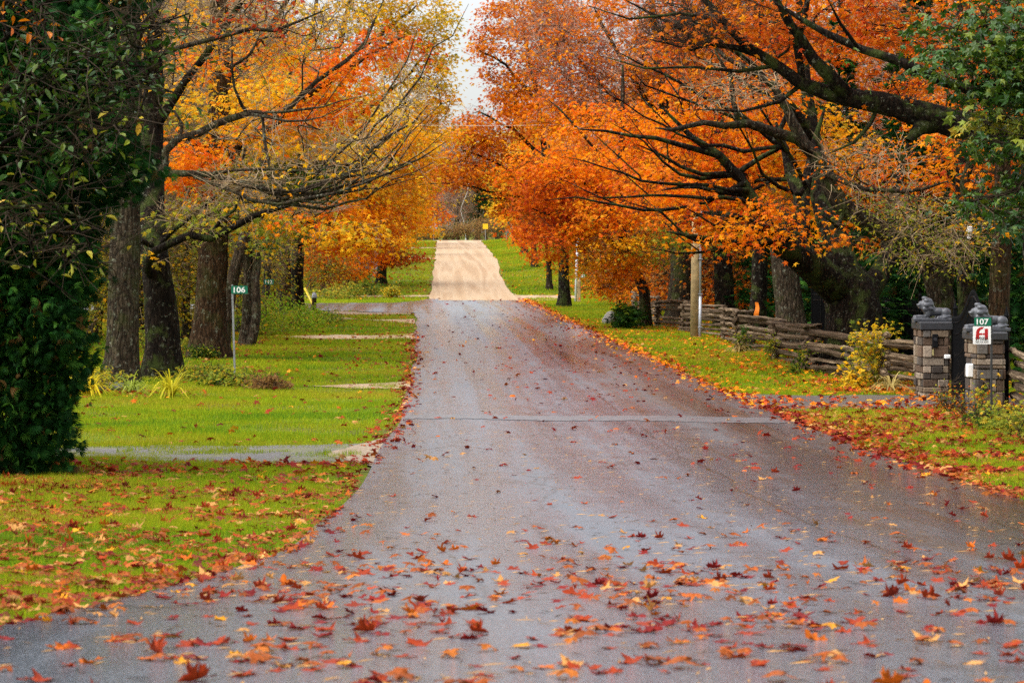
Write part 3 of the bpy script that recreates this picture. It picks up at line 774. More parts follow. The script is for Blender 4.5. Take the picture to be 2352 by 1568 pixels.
# ------------------------------------------------------------------ LEFT ROW
# bare-limbed maple behind the cedar, its long limbs reach over the lawn
make_tree('maple_tree', 'nearest maple trunk beside the dark cedar, long bare limbs arching over the lawn',
    [(275, None, 62, 36), (280, 760, 62, 36), (284, 620, 62, 35), (287, 480, 62, 33), (292, 350, 62, 32), (300, 200, 62, 26), (300, 0, 62, 20), (290, -250, 62.5, 12), (300, -420, 63, 6)],
    [[(290, 470, 62, 12.5), (335, 415, 62, 10.1), (379, 384, 62, 9.4), (384, 345, 62, 9.4), (408, 322, 62, 9.4), (459, 311, 62.3, 9.0), (492, 289, 62.5, 8.6), (529, 273, 63, 8.2), (573, 262, 63.2, 7.8), (639, 260, 63.5, 7.0), (675, 234, 63.6, 6.2), (723, 187, 64, 5.5), (789, 147, 64, 4.7), (836, 106, 64.5, 3.9), (877, 0, 65, 2.3)],
     [(288, 440, 62, 10.1), (353, 403, 61.5, 8.6), (404, 399, 61.2, 8.2), (452, 397, 61, 7.8), (492, 407, 61, 7.4), (551, 418, 60.7, 7.0), (595, 436, 60.5, 6.2), (631, 447, 60.3, 5.9), (683, 438, 60, 5.5), (745, 418, 60, 4.7), (800, 396, 60, 4.1), (847, 352, 60, 3.5), (902, 311, 60, 2.7), (946, 278, 60, 2.0), (985, 240, 60, 1.2)],
     [(452, 405, 61, 5.5), (492, 421, 60.6, 5.1), (536, 443, 60.3, 4.7), (580, 465, 60, 4.3), (635, 473, 59.7, 4.1), (690, 458, 59.4, 3.9), (763, 443, 59, 3.5), (836, 421, 59, 3.1), (910, 396, 59, 2.5), (965, 366, 59, 2.0), (1020, 325, 59, 1.2)],
     [(631, 447, 60.3, 3.1), (700, 450, 60.6, 3.1), (780, 436, 61, 2.7), (840, 400, 61, 2.3), (880, 370, 61, 1.6)],
     [(298, 200, 62, 7.8), (357, 130, 62, 6.2), (408, 114, 62, 5.9), (452, 99, 62, 5.5), (507, 88, 62, 5.1), (580, 73, 62, 4.7), (635, 71, 62, 3.9), (690, 51, 62, 3.1), (760, 20, 62, 2.3)],
     [(298, 150, 62, 7.0), (330, 60, 61, 5.5), (360, 10, 61, 4.7), (430, -60, 61, 3.1), (520, -120, 61, 2.3)],
     [(420, 320, 62, 3.9), (418, 285, 62, 3.5), (395, 255, 62, 3.1), (360, 246, 62, 3.1), (320, 255, 62, 2.7)],
     [(573, 262, 63.2, 4.7), (555, 240, 63, 3.9), (540, 205, 63, 3.1), (535, 160, 63, 2.7), (530, 120, 63, 2.3)],
     [(829, 330, 61, 3.1), (858, 286, 61, 3.3), (910, 249, 61, 3.1), (965, 176, 61, 2.5), (1001, 110, 61, 1.9), (1038, 84, 61, 1.4), (1074, 7, 61, 0.9)],
     [(723, 420, 60, 2.8), (770, 360, 60, 2.8), (835, 300, 60, 2.7), (880, 230, 60, 2.3), (935, 140, 60, 1.9), (960, 70, 60, 1.2)]] + L_FAN,
    [(560, 90, 64, 250, 90, 'orange', .12, 3, 90), (700, 60, 64, 180, 70, 'yellow', .15, 3, 60), (640, 300, 62, 180, 80, 'orange', .08, 3, 45),
     (760, 380, 60.5, 160, 70, 'yelor', .10, 2, 60), (880, 330, 60, 110, 80, 'yellow', .10, 2, 45), (930, 230, 60.5, 60, 110, 'yellow', .06, 3, 30), (560, 420, 60.5, 110, 40, 'yelor', .12, 4, 36),
     (300, -150, 62, 260, 120, 'orange', .2, 6, 60), (650, -120, 63, 260, 120, 'orange', .15, 6, 60), (560, 20, 60.5, 130, 40, 'red', .35, 3)],
    bark=M_BARKT, twig=M_TWIG_TAN, leaf=.12)
make_tree('maple_tree', 'dark trunked maple with a bulging burl and a low lichen covered limb',
    [(371, None, 65, 39), (372, 800, 65, 37), (372, 740, 65, 38), (368, 680, 65, 36), (360, 610, 65, 33), (352, 500, 65.5, 30), (348, 350, 66, 27), (352, 150, 66, 22), (350, -50, 66, 16), (340, -300, 66, 7)],
    [[(352, 640, 65, 12), (335, 600, 64, 10), (353, 576, 63.7, 10), (397, 560, 63.4, 9.5), (441, 549, 63, 9), (488, 546, 63, 8.5), (543, 516, 62.7, 8), (580, 498, 62.5, 7), (617, 480, 62.3, 6), (690, 462, 62, 5), (740, 452, 62, 4), (800, 420, 62, 2.5)],
     [(488, 544, 63, 5), (500, 510, 63, 4.5), (545, 480, 63, 4), (560, 440, 63, 3.5), (590, 400, 63, 3)],
     [(350, 560, 65, 7), (300, 560, 63, 5), (230, 570, 62, 4)], [(345, 590, 64.5, 6), (400, 530, 64, 5), (470, 470, 64, 4), (520, 430, 64, 3)],
     [(350, 300, 66, 12), (430, 180, 66, 9), (520, 60, 66, 7), (600, -60, 66, 5)]],
    [(470, 500, 63.5, 120, 40, 'ygreen', .45, 3, 36), (700, 480, 62.5, 110, 35, 'yelor', .2, 3, 30), (560, 470, 63.5, 90, 40, 'yelor', .3, 3, 30), (340, 590, 64.2, 30, 16, 'yellow', 1.2, 1), (480, 100, 66, 200, 130, 'yelor', .2, 4, 60), (560, -150, 66, 260, 120, 'orange', .2, 5, 60)],
    bark=M_BARKD, twig=M_TWIG_TAN, leaf=.13)
# burl on that trunk
make_tree('maple_tree', 'stout upright maple with reddish brown bark and bright orange sprays',
    [(478, None, 76, 40), (481, 760, 76, 37), (486, 660, 76, 35), (491, 560, 76, 34), (497, 440, 76.5, 31), (502, 300, 77, 27), (505, 100, 77, 22), (500, -150, 77, 14), (500, -400, 77, 6)],
    [[(500, 400, 76.5, 15), (560, 330, 76, 11), (640, 270, 75, 9), (740, 200, 74.5, 7), (840, 130, 74, 5), (930, 85, 74, 3)],
     [(498, 450, 76.5, 13), (580, 420, 76, 10), (680, 390, 75, 8), (780, 370, 74.5, 6)],
     [(500, 360, 76.7, 11), (440, 330, 76, 8), (370, 320, 76, 6)], [(503, 250, 77, 12), (560, 150, 77, 9), (620, 60, 77, 7), (700, -80, 77, 5)],
     [(495, 520, 76, 8), (600, 500, 75, 6), (700, 505, 74, 5), (800, 525, 74, 4)]],
    [(860, 105, 74, 100, 42, 'redor', 1.7, 3), (780, 165, 74.5, 105, 48, 'orange', 1.5, 3), (650, 200, 75, 115, 45, 'yelor', 1.1, 3), (640, 110, 75.5, 105, 34, 'orange', .9, 3), (480, 150, 76, 70, 38, 'orange', .7, 3),
     (750, 250, 75, 120, 40, 'orange', 1.2, 3), (430, 235, 76, 90, 40, 'yelor', .9, 2), (560, 262, 76, 100, 36, 'yelor', 1.0, 2), (450, 345, 75, 105, 45, 'orange', 2.0, 2), (620, 310, 75.5, 115, 38, 'yelor', 1.2, 3),
     (690, 405, 75.5, 135, 42, 'green', 1.6, 2), (560, 400, 76, 90, 40, 'ygreen', 1.1, 2), (430, 420, 75, 90, 30, 'orange', 1.5, 2), (480, 480, 76, 130, 45, 'ygreen', 1.0, 2), (380, 270, 76.5, 60, 40, 'ygreen', 1.0, 1),
     (700, 505, 74.5, 120, 32, 'ygreen', 1.4, 2), (730, 490, 74, 130, 26, 'orange', 1.2, 2), (800, 525, 74, 90, 30, 'yelor', 1.5, 2), (590, 520, 75.5, 100, 50, 'yelor', .7, 3),
     (520, -180, 77, 300, 130, 'yellow', .35, 3, 60), (820, -120, 76, 180, 100, 'yelor', .3, 3, 40)],
    bark=M_BARKB, twig=M_TWIG_TAN, leaf=.15, dY=2.5, covk=1.1)
make_tree('young_tree', 'slim pale trunk leaning to the right behind the number 106 sign',
    [(507, None, 80, 15), (520, 730, 80, 14), (536, 640, 80, 14), (556, 560, 80, 13), (575, 480, 80.5, 11), (600, 380, 81, 9), (640, 250, 81, 6), (680, 120, 81, 3)],
    [[(556, 560, 80, 5), (600, 520, 80, 4), (640, 480, 80, 2.5)]],
    [(610, 420, 81, 90, 60, 'yelor', .5, 4), (660, 200, 81, 110, 100, 'yellow', .4, 6), (600, 540, 80.5, 60, 40, 'ygreen', .6, 4)], bark=M_BARKL, leaf=.12)
make_tree('young_tree', 'grey double stemmed tree standing right of the number 106 sign',
    [(563, None, 86, 13), (566, 740, 86, 12), (570, 640, 86, 11), (568, 520, 86, 10), (560, 350, 86, 8), (570, 120, 86, 5), (575, 0, 86, 3)],
    [[(572, 815, 85.7, 12), (583, 760, 85.6, 11), (588, 680, 85.6, 10), (592, 560, 86, 9), (610, 400, 86, 7), (640, 200, 86, 4)]],
    [(585, 545, 85.5, 45, 45, 'green', .8, 3), (620, 500, 86, 80, 50, 'ygreen', .7, 4), (560, 300, 86.5, 120, 130, 'yellow', .5, 6), (640, 150, 86, 120, 120, 'yelor', .5, 7)], bark=M_BARKL, leaf=.12)
make_tree('maple_tree', 'rusty brown trunk just behind the number 112 sign post',
    [(623, None, 131, 9), (624, 650, 131, 8.5), (627, 560, 131, 8), (632, 430, 131, 7), (640, 250, 131, 5), (650, 50, 131, 3)],
    [[(627, 580, 131, 4), (680, 520, 130, 3), (740, 480, 129, 2)], [(632, 420, 131, 4), (690, 330, 130, 3), (760, 240, 130, 2)]],
    [(700, 440, 130, 110, 70, 'yelor', 1.0, 3), (700, 270, 131, 130, 100, 'yellow', .7, 5), (660, 100, 131, 140, 110, 'yellow', .5, 6)], bark=M_BARKB, leaf=.17, covk=1.0)
make_tree('maple_tree', 'pale brown middle trunk of the three beyond the number 112 sign',
    [(653, None, 133, 14), (654, 650, 133, 13), (655, 560, 133, 12), (660, 430, 133, 10), (680, 250, 133, 8), (720, 50, 133, 5), (740, -100, 133, 3)],
    [[(655, 520, 133, 6), (740, 430, 132, 4.5), (840, 350, 131, 3), (900, 300, 131, 2)], [(670, 330, 133, 6), (780, 200, 132, 4), (880, 80, 132, 2.5)]],
    [(780, 440, 131, 110, 60, 'yelor', 1.0, 3), (880, 335, 131, 120, 75, 'yelor', .9, 3), (820, 200, 132, 120, 90, 'yellow', .7, 4), (800, 30, 132, 140, 80, 'yellow', .55, 5), (830, -120, 132, 160, 90, 'yellow', .5, 3)], bark=M_BARKB, leaf=.17)
make_tree('maple_tree', 'tallest yellow topped maple with dark trunk by the side road corner',
    [(682, None, 134, 16), (682, 650, 134, 15), (684, 560, 134, 14), (690, 430, 134, 12), (720, 280, 134, 10), (780, 100, 134, 7), (820, -80, 134, 4)],
    [[(684, 540, 134, 6), (780, 470, 133, 4.5), (880, 430, 132, 3), (950, 400, 132, 2)], [(705, 340, 134, 7), (830, 260, 133, 4.5), (940, 170, 133, 3), (1000, 90, 133, 2)], [(750, 180, 134, 6), (860, 90, 133, 4), (960, 10, 133, 2.5)], [(684, 570, 134, 5), (760, 545, 133, 4), (850, 560, 132, 2.5)]],
    [(930, 100, 133, 105, 100, 'yellow', .75, 4), (985, 220, 133, 75, 80, 'yellow', .7, 4), (900, 30, 133, 110, 60, 'yellow', .6, 4), (1000, 40, 133, 55, 60, 'yellow', .9, 3), (1022, 130, 133, 40, 80, 'yellow', .8, 3), (1010, 260, 133, 50, 50, 'yelor', .9, 3), (930, 420, 132, 85, 55, 'yelor', 1.3, 3), (850, 480, 132.5, 120, 60, 'orange', 1.1, 3), (960, 330, 132, 80, 60, 'yelor', .9, 3),
     (820, 545, 132, 110, 38, 'orange', 1.5, 2), (850, 566, 132, 60, 18, 'orange', 1.3, 2), (900, -130, 133, 170, 100, 'yellow', .5, 3)], bark=M_BARKD, leaf=.17)

# beyond the side road on the left
make_tree('maple_tree', 'grey trunked maple beyond the side road with low bright orange leaves',
    [(746, None, 176, 9), (748, 640, 176, 8.5), (750, 580, 176, 8), (752, 480, 176, 6), (760, 330, 176, 3)],
    [[(750, 590, 176, 4), (800, 560, 174, 3), (850, 560, 173, 2)]],
    [(760, 600, 173, 75, 45, 'orange', 2.0, 2), (740, 540, 175, 90, 40, 'yelor', 1.2, 3), (800, 470, 176, 110, 60, 'yelor', 1.0, 3), (770, 350, 176, 110, 80, 'yellow', .8, 3)], bark=M_BARKL, leaf=.19)
make_tree('maple_tree', 'double trunked maple beyond the side road left of the number 124 sign',
    [(802, None, 184, 9), (804, 630, 184, 8), (806, 560, 184, 7), (815, 440, 184, 5), (830, 300, 184, 3)],
    [[(812, 672, 183.6, 6), (816, 620, 183.6, 6), (818, 560, 183.6, 5)], [(806, 560, 184, 3.5), (860, 520, 183, 2.5), (910, 500, 183, 2)]],
    [(820, 590, 181, 65, 40, 'orange', 1.7, 2), (870, 540, 182, 80, 40, 'yelor', 1.2, 2), (880, 450, 184, 110, 60, 'yelor', 1.1, 2), (840, 340, 184, 110, 80, 'yellow', .8, 3)], bark=M_BARKB, leaf=.2)
make_tree('oak_tree', 'dark trunked oak beyond the number 124 sign with rusty red low branch',
    [(875, None, 186, 11), (876, 640, 186, 10.5), (880, 590, 186, 10), (885, 500, 186, 8), (890, 380, 186, 5), (900, 260, 186, 3)],
    [[(880, 605, 186, 4), (910, 595, 184, 3), (950, 590, 183, 2)]],
    [(910, 588, 183.5, 60, 18, 'red', 1.6, 2), (925, 600, 184, 42, 9, 'rust', 1.2, 1), (930, 520, 186, 70, 45, 'yelor', 1.2, 2), (900, 420, 186, 90, 60, 'yelor', 1.0, 3), (920, 320, 186, 80, 70, 'yellow', .7, 3)], bark=M_BARKD, leaf=.19)
HL = [(830, 215, 20, 'orange', 'orange maple left of the gravel hill, just above the oak', 'maple_tree'), (900, 238, 18, 'yelor', 'amber maple halfway up the left side of the gravel hill', 'maple_tree'),
      (925, 262, 17, 'orange', 'orange maple on the left near the top of the hill', 'maple_tree'), (948, 285, 15, 'orange', 'small orange maple left of the grey stop sign back', 'maple_tree'),
      (780, 230, 22, 'ygreen', 'yellow green tree set back left of the hill', 'hardwood_tree'), (860, 275, 24, 'yellow', 'tall yellow tree behind the hilltop maples on the left', 'hardwood_tree')]
for px, Y, hp, pal, lab, nm in HL:
    by = CY + (H - gf(X_(px, Y), Y)) * F / Y; k = 176. / Y
    make_tree(nm, lab, [(px, None, Y, 7), (px + 2, by - 60, Y, 6), (px + 8, by - 130, Y, 5), (px + 10, by - 230, Y, 3), (px + 10, by - 330, Y, 2)], [],
        [(px + 25, by - 75, Y, 55, 35, pal, 1.2, 2), (px + 20, by - 150, Y, 75, 55, pal, 1.0, 3), (px + 10, by - 240, Y, 70, 60, 'yelor' if pal == 'orange' else pal, .9, 3), (px, by - 330, Y, 60, 50, 'yellow', .6, 3)], bark=M_BARK, leaf=.22, minz=1.5)

# ------------------------------------------------------------------ RIGHT ROW
make_tree('maple_tree', 'huge spreading maple behind the rail fence, thick limb rising left',
    [(1963, None, 70, 66), (1965, 780, 70, 60), (1963, 710, 70, 60), (1952, 655, 70, 56), (1930, 610, 70, 40), (1925, 560, 70, 30), (1900, 500, 70.5, 26), (1880, 430, 71, 22), (1870, 330, 71.5, 18), (1850, 200, 72, 13), (1840, 50, 72, 9), (1820, -150, 72, 5)],
    [[(1945, 680, 70, 40), (1900, 640, 69.5, 38), (1844, 590, 69, 34), (1795, 560, 68.6, 28), (1760, 520, 68.3, 22), (1730, 470, 68, 17), (1700, 420, 68, 13), (1650, 360, 67.5, 10), (1590, 310, 67, 7), (1520, 250, 67, 4)],
     [(1830, 580, 69, 20), (1842, 520, 69, 19), (1843, 455, 69.3, 19), (1812, 400, 69.5, 12), (1803, 343, 70, 9), (1790, 280, 70, 6)], [(1845, 450, 69.3, 14), (1862, 390, 69.5, 11), (1868, 330, 69.5, 8), (1890, 250, 69.5, 5)],
     [(1760, 520, 68.3, 10), (1700, 500, 67.5, 8), (1640, 490, 67, 6), (1580, 500, 66.5, 4)],
     [(1975, 690, 70, 34), (2010, 640, 70.5, 26), (2035, 590, 71, 20), (2040, 520, 71.5, 15), (2060, 420, 72, 11), (2100, 300, 72, 7)],
     [(1720, 450, 68, 8), (1660, 440, 67.5, 6), (1600, 430, 67, 4), (1520, 440, 66.5, 3)], [(1800, 560, 68.6, 12), (1700, 560, 67, 9), (1620, 540, 66, 6), (1530, 530, 65.5, 3)], [(1803, 343, 69.5, 8), (1740, 290, 69, 6), (1640, 230, 68.5, 4.5), (1520, 170, 68, 3), (1420, 120, 68, 2)], [(1640, 355, 67.4, 8), (1560, 330, 67, 6), (1450, 310, 66.5, 4), (1330, 300, 66, 2.5)], [(1860, 300, 71, 10), (1760, 180, 70, 7), (1650, 90, 69, 5), (1540, 20, 69, 3)], [(1690, 400, 68, 7), (1620, 400, 67, 5), (1560, 380, 67, 4), (1470, 330, 66.5, 2.5)]] + R_FAN,
    [(1770, 505, 67, 140, 42, 'orange', 1.5, 5), (1670, 530, 66.5, 95, 36, 'orange', 1.6, 5), (1640, 430, 72.5, 150, 70, 'orange', 1.6, 5), (1600, 345, 73, 150, 70, 'orange', 1.4, 5), (1530, 420, 70, 110, 70, 'orange', 1.3, 5), (1590, 480, 68, 60, 60, 'orange', 1.5, 5), (1590, 250, 72, 70, 90, 'orange', 1.1, 3), (1590, 120, 72, 60, 70, 'rust', .5, 4),
     (1830, 400, 76, 130, 90, 'yelor', 1.6, 5), (1760, 330, 75.5, 120, 70, 'orange', 1.4, 5), (1900, 300, 74, 140, 110, 'yelor', 1.1, 5), (2060, 400, 74, 120, 90, 'orange', .8, 3), (1750, 220, 73, 150, 70, 'orange', .9, 3), (1690, 130, 72, 170, 80, 'rust', .4, 5),
     (1915, 540, 68.5, 50, 26, 'orange', 1.0, 5), (2060, 545, 74, 80, 45, 'orange', .5, 3), (1960, 440, 73, 100, 60, 'orange', .9, 5), (1880, -60, 72, 300, 80, 'redor', .6, 3, 60), (1600, -40, 71, 250, 80, 'rust', .3, 4, 60)],
    bark=M_BARKD, twig=M_TWIG_DARK, leaf=.145, dY=2.6, minz=3, covk=.82)
make_tree('maple_tree', 'mossy leaning maple behind the fence between the huge maple and gate',
    [(2172, None, 63, 36), (2172, 760, 63, 32), (2160, 680, 63, 29), (2138, 605, 63, 27), (2097, 564, 63, 25), (2015, 520, 63, 23), (1936, 476, 63, 22), (1905, 430, 63, 20), (1890, 380, 63, 18), (1848, 330, 63, 15), (1820, 280, 63, 12), (1807, 250, 63, 10), (1775, 193, 63, 8), (1719, 161, 63, 7), (1666, 133, 63, 5), (1600, 60, 63, 3)],
    [[(1868, 350, 63, 13), (1830, 322, 63, 13), (1783, 298, 62.8, 12), (1719, 282, 62.5, 10), (1662, 290, 62, 8), (1614, 282, 62, 7), (1545, 298, 62, 5), (1505, 292, 62, 3)],
     [(1700, 283, 62.4, 7), (1690, 240, 62.3, 6), (1675, 180, 62.3, 5), (1640, 120, 62.3, 3)], [(1895, 390, 63, 8), (1990, 435, 62, 6), (2080, 440, 61.5, 5), (2180, 420, 61, 3)], [(2160, 690, 63, 18), (2190, 600, 63.3, 15), (2215, 480, 63.5, 12), (2230, 300, 64, 8), (2240, 100, 64, 5)],
     [(1936, 478, 63, 6), (1925, 520, 62.5, 5), (1900, 500, 62.3, 4)]],
    [(2050, 470, 62.5, 110, 60, 'ygreen', .5, 3, 60), (2150, 560, 62, 130, 60, 'ygreen', .6, 3, 70), (1700, 200, 62.5, 130, 80, 'orange', .15, 4, 50), (2200, 200, 64, 130, 120, 'orange', .8, 4), (1980, 380, 62.5, 130, 60, 'orange', .2, 3, 50)],
    bark=M_BARK, twig=M_TWIG_TAN, leaf=.085, tpl='oval', minz=2.5)
make_tree('maple_tree', 'old maple at the right edge with massive dark limbs reaching left',
    [(2420, None, 57, 60), (2415, 700, 57, 55), (2400, 520, 57, 50), (2395, 380, 57, 46), (2400, 200, 57, 34), (2410, -50, 57, 22), (2420, -350, 57, 10)],
    [[(2395, 330, 57, 36), (2330, 300, 57, 33), (2259, 292, 57, 32), (2200, 285, 57, 33), (2158, 276, 57, 32), (2097, 258, 57, 30), (2020, 240, 57, 26), (1936, 222, 57, 21), (1896, 210, 57, 18), (1840, 190, 57, 15), (1783, 155, 57, 13), (1719, 110, 57, 11), (1662, 55, 57, 9), (1614, 0, 57, 7), (1560, -70, 57, 4)],
     [(2170, 290, 57, 20), (2110, 300, 56.8, 18), (2078, 322, 56.7, 15)],
     [(1950, 226, 57, 20), (1905, 178, 56.7, 17), (1870, 135, 56.5, 14), (1835, 90, 56.3, 12), (1800, 45, 56, 10), (1765, -20, 56, 7), (1720, -120, 56, 4)],
     [(1842, 192, 57, 8), (1836, 150, 57, 8.5), (1838, 100, 57, 9), (1848, 40, 57, 7), (1858, -40, 57, 5)],
     [(2398, 260, 57, 20), (2300, 225, 56, 15), (2215, 200, 55.5, 13), (2120, 172, 55, 12), (2050, 140, 55, 11), (1980, 112, 55, 9.5), (1900, 80, 55, 8), (1840, 40, 55, 6), (1780, 0, 55, 4)],
     [(1735, 122, 57, 8), (1690, 108, 57, 7), (1640, 100, 57, 6), (1570, 70, 57, 5), (1493, 35, 57, 3.5), (1440, 0, 57, 2)],
     [(1640, 100, 57, 3.5), (1590, 112, 57, 3), (1540, 108, 57, 2), (1470, 90, 57, 1.5)],
     [(2090, 165, 55, 6), (2075, 150, 55, 5), (2085, 125, 55, 3)], [(1783, 155, 57, 6), (1700, 165, 56.5, 4.5), (1600, 150, 56, 3.5), (1480, 160, 56, 2.5), (1380, 130, 56, 1.5)], [(1662, 55, 57, 5), (1560, 30, 56.5, 4), (1450, 40, 56, 2.5), (1360, 20, 56, 1.5)], [(1840, 190, 57, 6), (1790, 240, 56.5, 4.5), (1700, 260, 56, 3.5), (1600, 250, 55.8, 2)], [(1980, 112, 55, 5), (1930, 60, 54.5, 4), (1900, 0, 54, 2.5)], [(2020, 250, 57, 6), (2000, 290, 57, 5), (1960, 330, 56.5, 4), (1900, 350, 56.5, 2)]],
    [(1700, 40, 56.5, 150, 50, 'rust', .7, 4), (1790, 70, 57.5, 100, 60, 'redor', .7, 3), (1960, 60, 57.5, 150, 70, 'redor', .8, 3), (2090, 190, 58, 110, 60, 'redor', .5, 4), (1600, 60, 57, 130, 50, 'rust', .25, 7, 60), (2100, 60, 57, 120, 60, 'rust', .5, 3), (1900, -120, 57, 350, 90, 'rust', .5, 2, 70)],
    bark=M_BARKD, twig=M_TWIG_DARK, leaf=.135, dY=1.5, minz=4)
make_tree('maple_tree', 'orange maple with a leaning trunk at the far end of the rail fence',
    [(1482, None, 108, 13), (1479, 670, 108, 12.5), (1462, 630, 108, 12), (1440, 590, 108, 11), (1425, 520, 108, 10), (1420, 420, 108, 8), (1430, 300, 108, 6), (1430, 150, 108, 4)],
    [[(1440, 590, 108, 6), (1380, 540, 106, 5), (1300, 500, 105, 4), (1220, 480, 104, 3)], [(1425, 500, 108, 6), (1340, 420, 106, 5), (1240, 380, 105, 3), (1180, 360, 105, 2)], [(1425, 530, 108, 5), (1500, 470, 107, 4), (1560, 420, 107, 2.5)], [(1420, 420, 108, 4), (1330, 300, 107, 3), (1260, 230, 107, 2)]],
    [(1400, 390, 105, 170, 70, 'orange', 1.5, 4), (1300, 450, 105, 140, 60, 'redor', 1.5, 4), (1440, 490, 104, 150, 55, 'orange', 1.5, 4), (1370, 560, 104, 120, 50, 'yelor', 1.5, 4), (1290, 545, 104, 70, 45, 'redor', 1.5, 4), (1540, 560, 104, 100, 46, 'ygreen', 1.2, 2), (1440, 612, 105, 80, 40, 'orange', 1.2, 4), (1450, 290, 107, 190, 75, 'orange', .9, 4), (1260, 370, 105, 110, 55, 'orange', 1.3, 4), (1400, 655, 105, 40, 22, 'orange', .9, 4), (1240, 500, 104, 70, 40, 'redor', 1.4, 4)],
    bark=M_BARK, twig=M_TWIG_DARK, leaf=.155, dY=3, minz=1.2, covk=.88)
make_tree('hardwood_tree', 'tall pinkish twigged tree rising above the orange maple on the right',
    [(1560, None, 116, 26), (1562, 640, 116, 24), (1560, 500, 116, 20), (1540, 350, 116, 15), (1520, 200, 116, 10), (1500, 50, 116, 6), (1490, -100, 116, 4)],
    [[(1548, 400, 116, 8), (1460, 280, 115, 6), (1370, 180, 115, 4), (1290, 90, 115, 2.5)], [(1535, 300, 116, 7), (1440, 160, 115, 5), (1370, 30, 115, 3)], [(1540, 340, 116, 7), (1620, 220, 116, 5), (1660, 80, 116, 3)]],
    [(1370, 170, 115, 160, 110, 'orange', .5, 8, 210), (1500, 110, 115, 160, 110, 'rust', .5, 8, 200), (1290, 110, 115, 110, 110, 'orange', .55, 8, 160), (1240, 40, 115, 90, 80, 'rust', .7, 7, 90), (1420, 30, 117, 170, 70, 'orange', .5, 6, 90), (1640, 120, 116, 120, 110, 'orange', .15, 10, 100), (1420, -40, 115, 200, 70, 'rust', .15, 7, 80), (1330, 260, 115, 120, 60, 'orange', .7, 5)],
    bark=M_BARK, twig=M_TWIG_PINK, leaf=.15, dY=3)
make_tree('oak_tree', 'rust brown oak overhanging the road below the sky gap',
    [(1296, None, 146, 13), (1296, 640, 146, 12), (1290, 560, 146, 11), (1270, 460, 146, 9), (1250, 340, 146, 7), (1230, 200, 146, 5), (1200, 60, 146, 3)],
    [[(1275, 480, 146, 5), (1210, 420, 144, 4), (1130, 370, 143, 3), (1060, 345, 143, 2)], [(1255, 370, 146, 5), (1180, 300, 144, 3.5), (1100, 260, 144, 2)], [(1280, 500, 146, 5), (1200, 455, 143, 3.5), (1120, 440, 142, 2.5), (1040, 420, 142, 2), (960, 425, 142, 1.2)], [(1235, 230, 146, 4), (1160, 150, 145, 3), (1090, 110, 145, 2)], [(1290, 545, 146, 4), (1220, 480, 143, 3), (1150, 455, 142, 2.5), (1080, 465, 142, 1.2)]],
    [(1130, 300, 143.5, 85, 55, 'rust', 1.6, 2), (1040, 390, 143, 60, 45, 'rust', 1.4, 2), (1230, 170, 147, 80, 60, 'rust', 1.0, 5), (1160, 180, 146, 60, 40, 'rust', .7, 6), (1280, 60, 148, 90, 80, 'rust', .8, 6), (1190, 215, 145, 70, 38, 'rust', 1.3, 2), (1115, 95, 145, 42, 24, 'rust', 1.5, 2), (1140, 70, 145, 50, 20, 'rust', 1.2, 2), (1100, 120, 145, 28, 20, 'rust', 1.3, 1), (1140, 15, 145, 45, 26, 'rust', 1.3, 2), (1060, 310, 143, 60, 45, 'yelor', 1.3, 2), (1050, 390, 142.5, 55, 34, 'rust', 1.4, 2), (1180, 400, 143, 110, 48, 'orange', 1.4, 2), (1210, 465, 143, 75, 36, 'rust', 1.3, 2), (1120, 350, 143, 90, 36, 'rust', 1.2, 2), (1240, 260, 145, 90, 65, 'orange', .9, 3), (1190, 130, 145, 70, 50, 'rust', 1.0, 4), (1220, 40, 146, 80, 50, 'rust', 1.0, 4), (1190, -80, 146, 110, 60, 'rust', .7, 3)],
    bark=M_BARKD, twig=M_TWIG_DARK, leaf=.18, dY=2.5)
HR = [(1262, 178, 'redor', 'red orange maple behind the white roadside marker pole', 'maple_tree'), (1228, 205, 'orange', 'orange maple overhanging the grass bank right of gravel', 'maple_tree'), (1205, 235, 'yelor', 'yellow leaved tree on the bank right of the gravel hill', 'hardwood_tree'),
      (1290, 225, 'rust', 'rust coloured tree set back behind the right grass bank', 'hardwood_tree'), (1185, 268, 'yellow', 'small yellow tree near the hilltop right of the yellow sign', 'hardwood_tree'), (1350, 200, 'orange', 'broad orange maple set back right of the bank', 'maple_tree')]
for px, Y, pal, lab, nm in HR:
    by = CY + (H - gf(X_(px, Y), Y)) * F / Y
    make_tree(nm, lab, [(px, None, Y, 7), (px - 2, by - 60, Y, 6), (px - 6, by - 130, Y, 5), (px - 6, by - 230, Y, 3), (px, by - 330, Y, 2)], [],
        [(px - 18, by - 85, Y, 50, 32, pal, 1.2, 2), (px - 5, by - 150, Y, 70, 55, pal, 1.0, 3), (px + 10, by - 240, Y, 70, 60, pal, .9, 3), (px + 20, by - 330, Y, 60, 50, 'rust', .6, 4)], bark=M_BARK, leaf=.22, minz=1.5)
